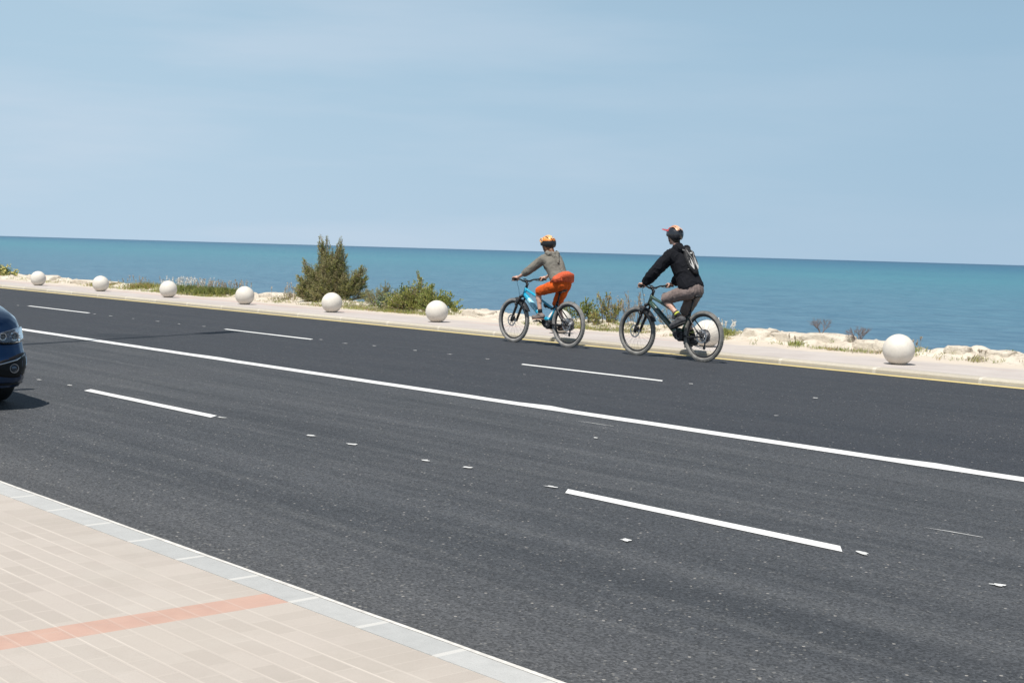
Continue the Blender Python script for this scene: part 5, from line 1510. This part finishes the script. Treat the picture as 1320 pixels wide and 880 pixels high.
un = MB(); un.box((-2.1, 0, .22), (3.7, 1.45, .05)); un.build('underbody', M_trim, car)
for ax_ in (AX_F, AX_R):
    for s in (1, -1):
        c = V((ax_, s * .79, RW)); t = MB()
        prof = [(.205, -.1), (.30, -.108), (.322, -.085), (.325, -.04), (.325, .04), (.322, .085), (.30, .108), (.205, .1)]
        vs = []; fs = []; n_ = 48
        for i in range(n_):
            a = 2 * PI * i / n_
            for (r_, y) in prof: vs.append(c + V((r_ * math.cos(a), y, r_ * math.sin(a))))
        for i in range(n_):
            for j in range(8):
                i2 = (i + 1) % n_; j2 = (j + 1) % 8; fs.append((i * 8 + j, i * 8 + j2, i2 * 8 + j2, i2 * 8 + j))
        t.add(vs, fs, 0); wo = t.build('wheel', M_grip, car)
        w_ = MB(); w_.disc(c + V((0, s * .07, 0)), .215, 'y', .05, 40, 0, .185); w_.disc(c + V((0, s * .05, 0)), .05, 'y', .07, 20); w_.disc(c + V((0, -s * .04, 0)), .2, 'y', .02, 32, 1)
        for k in range(5):
            a = 2 * PI * k / 5
            for da in (-.13, .13): w_.path([c + V((.04 * math.cos(a), s * .08, .04 * math.sin(a))), c + V((.2 * math.cos(a + da), s * .085, .2 * math.sin(a + da)))], [.022, .014], 6)
        w_.build('rim', [M_steel, M_trim], wo)
# ================================================================== STREET LAMP (stands left of the picture; its thin shadow crosses the road)
M_pole = pm('galvanised_steel', (.42, .43, .44), .45, .15, 6, metal=.8)
lx, ly = -17.75, 2.75
sl = empty('street_lamp', (lx, ly, .12), 0, 'tall grey galvanised street lamp on the near pavement, left of the dark car', 'street lamp')
b = MB(); b.path([(0, 0, 0), (0, 0, .35), (0, 0, 15.2)], [.12, .1, .06], 14); b.box((0, 0, .02), (.4, .4, .04)); b.build('pole', M_pole, sl)
dvec = V((-.372, .928, 0))
b = MB(); b.path([(0, 0, 15.1), dvec * .5 + V((0, 0, 15.7)), dvec * 1.4 + V((0, 0, 16.0)), dvec * 2.2 + V((0, 0, 16.05))], [.055, .05, .045, .04], 10); b.build('arm', M_pole, sl)
b = MB(); b.box((0, 0, 0), (.32, .95, .11), 0, Matrix.Rotation(math.atan2(-dvec.x, dvec.y), 3, 'Z'), .03)
b.v = [tuple(V(p) + dvec * 2.5 + V((0, 0, 16.03))) for p in b.v]; b.build('lamp_head', M_pole, sl)

HAZE0, HAZE1, CIR = (8.8, 11.5, 14.1), (8.1, 11.3, 14.0), (10.6, 12.2, 14.2)
# ================================================================== WORLD, SUN, CAMERA
w = bpy.data.worlds.new('World'); S.world = w; w.use_nodes = True
nt = w.node_tree; bg = nt.nodes['Background']
sky = nd(nt, 'ShaderNodeTexSky', sky_type='NISHITA'); sky.sun_disc = False
sky.sun_elevation = SUN_EL; sky.sun_rotation = math.atan2(SUN_AZ.x, SUN_AZ.y)
sky.altitude = 0; sky.air_density = 1.0; sky.dust_density = .6; sky.ozone_density = 1.0
tc = nt.nodes.new('ShaderNodeTexCoord')
sp = nd(nt, 'ShaderNodeSeparateXYZ'); lk(nt, tc.outputs['Generated'], sp.inputs[0])
# faint high cirrus veil
cm = nt.nodes.new('ShaderNodeMapping'); cm.inputs['Scale'].default_value = (1.2, 1.2, 9); lk(nt, tc.outputs['Generated'], cm.inputs[0])
cn = noisef(nt, cm.outputs[0], 2.2, 5, .55)
cf = ramp(nt, cn, [(.44, 0), (.66, 1)])
# pale sea haze low in the sky, blending into the clear air above
hz = ramp(nt, sp.outputs[2], [(.0, .96), (.16, .86), (.34, .48), (.85, .04)])
haze = mixc(nt, ramp(nt, sp.outputs[2], [(.0, 0), (.13, 1)]), HAZE0, HAZE1)
tint = mixc(nt, hz, sky.outputs[0], haze)
# the air is clearer and bluer towards the right of the bay
side = ramp(nt, mth(nt, 'MULTIPLY_ADD', mth(nt, 'ADD', mth(nt, 'MULTIPLY', sp.outputs[0], .66), mth(nt, 'MULTIPLY', sp.outputs[1], .75)), 1.0, .5), [(.25, 0), (.8, 1)])
tint = mixc(nt, side, tint, mixc(nt, 1.0, tint, (.80, .86, .90), 'MULTIPLY'))
tint = mixc(nt, mth(nt, 'MULTIPLY', mth(nt, 'MULTIPLY', cf, mth(nt, 'MULTIPLY_ADD', side, -.4, .5)), hz), tint, CIR)
lk(nt, tint, bg.inputs[0]); bg.inputs[1].default_value = SKYSTR

ld = bpy.data.lights.new('sun', 'SUN'); ld.energy = 4.8; ld.angle = math.radians(.53); ld.color = (1, .955, .89)
so = bpy.data.objects.new('sun', ld); C.objects.link(so)
to_sun = V((SUN_AZ.x * math.cos(SUN_EL), SUN_AZ.y * math.cos(SUN_EL), math.sin(SUN_EL)))
so.rotation_euler = to_sun.to_track_quat('Z', 'Y').to_euler(); so.location = (0, -5, 20)

cam = bpy.data.cameras.new('camera'); co = bpy.data.objects.new('camera', cam); C.objects.link(co)
roll, pitch, yaw = math.radians(1.64897), math.radians(3.65071), math.radians(41.5)
th = PI - yaw
F = V((math.cos(th) * math.cos(pitch), math.sin(th) * math.cos(pitch), -math.sin(pitch)))
R = V((math.sin(th), -math.cos(th), 0)); U = R.cross(F)
right = R * math.cos(roll) + U * math.sin(roll); up = U * math.cos(roll) - R * math.sin(roll)
mt = Matrix((right, up, -F)).transposed().to_4x4(); mt.translation = V((0, 0, 1.55))
co.matrix_world = mt
cam.sensor_width = 36; cam.lens = 36 * 1833 / 1320; cam.clip_start = .1; cam.clip_end = 200000
S.camera = co
S.view_settings.view_transform = 'Standard'; S.view_settings.look = 'None'; S.view_settings.exposure = EXPO; S.view_settings.gamma = 1
S.render.resolution_x = 1024; S.render.resolution_y = 682
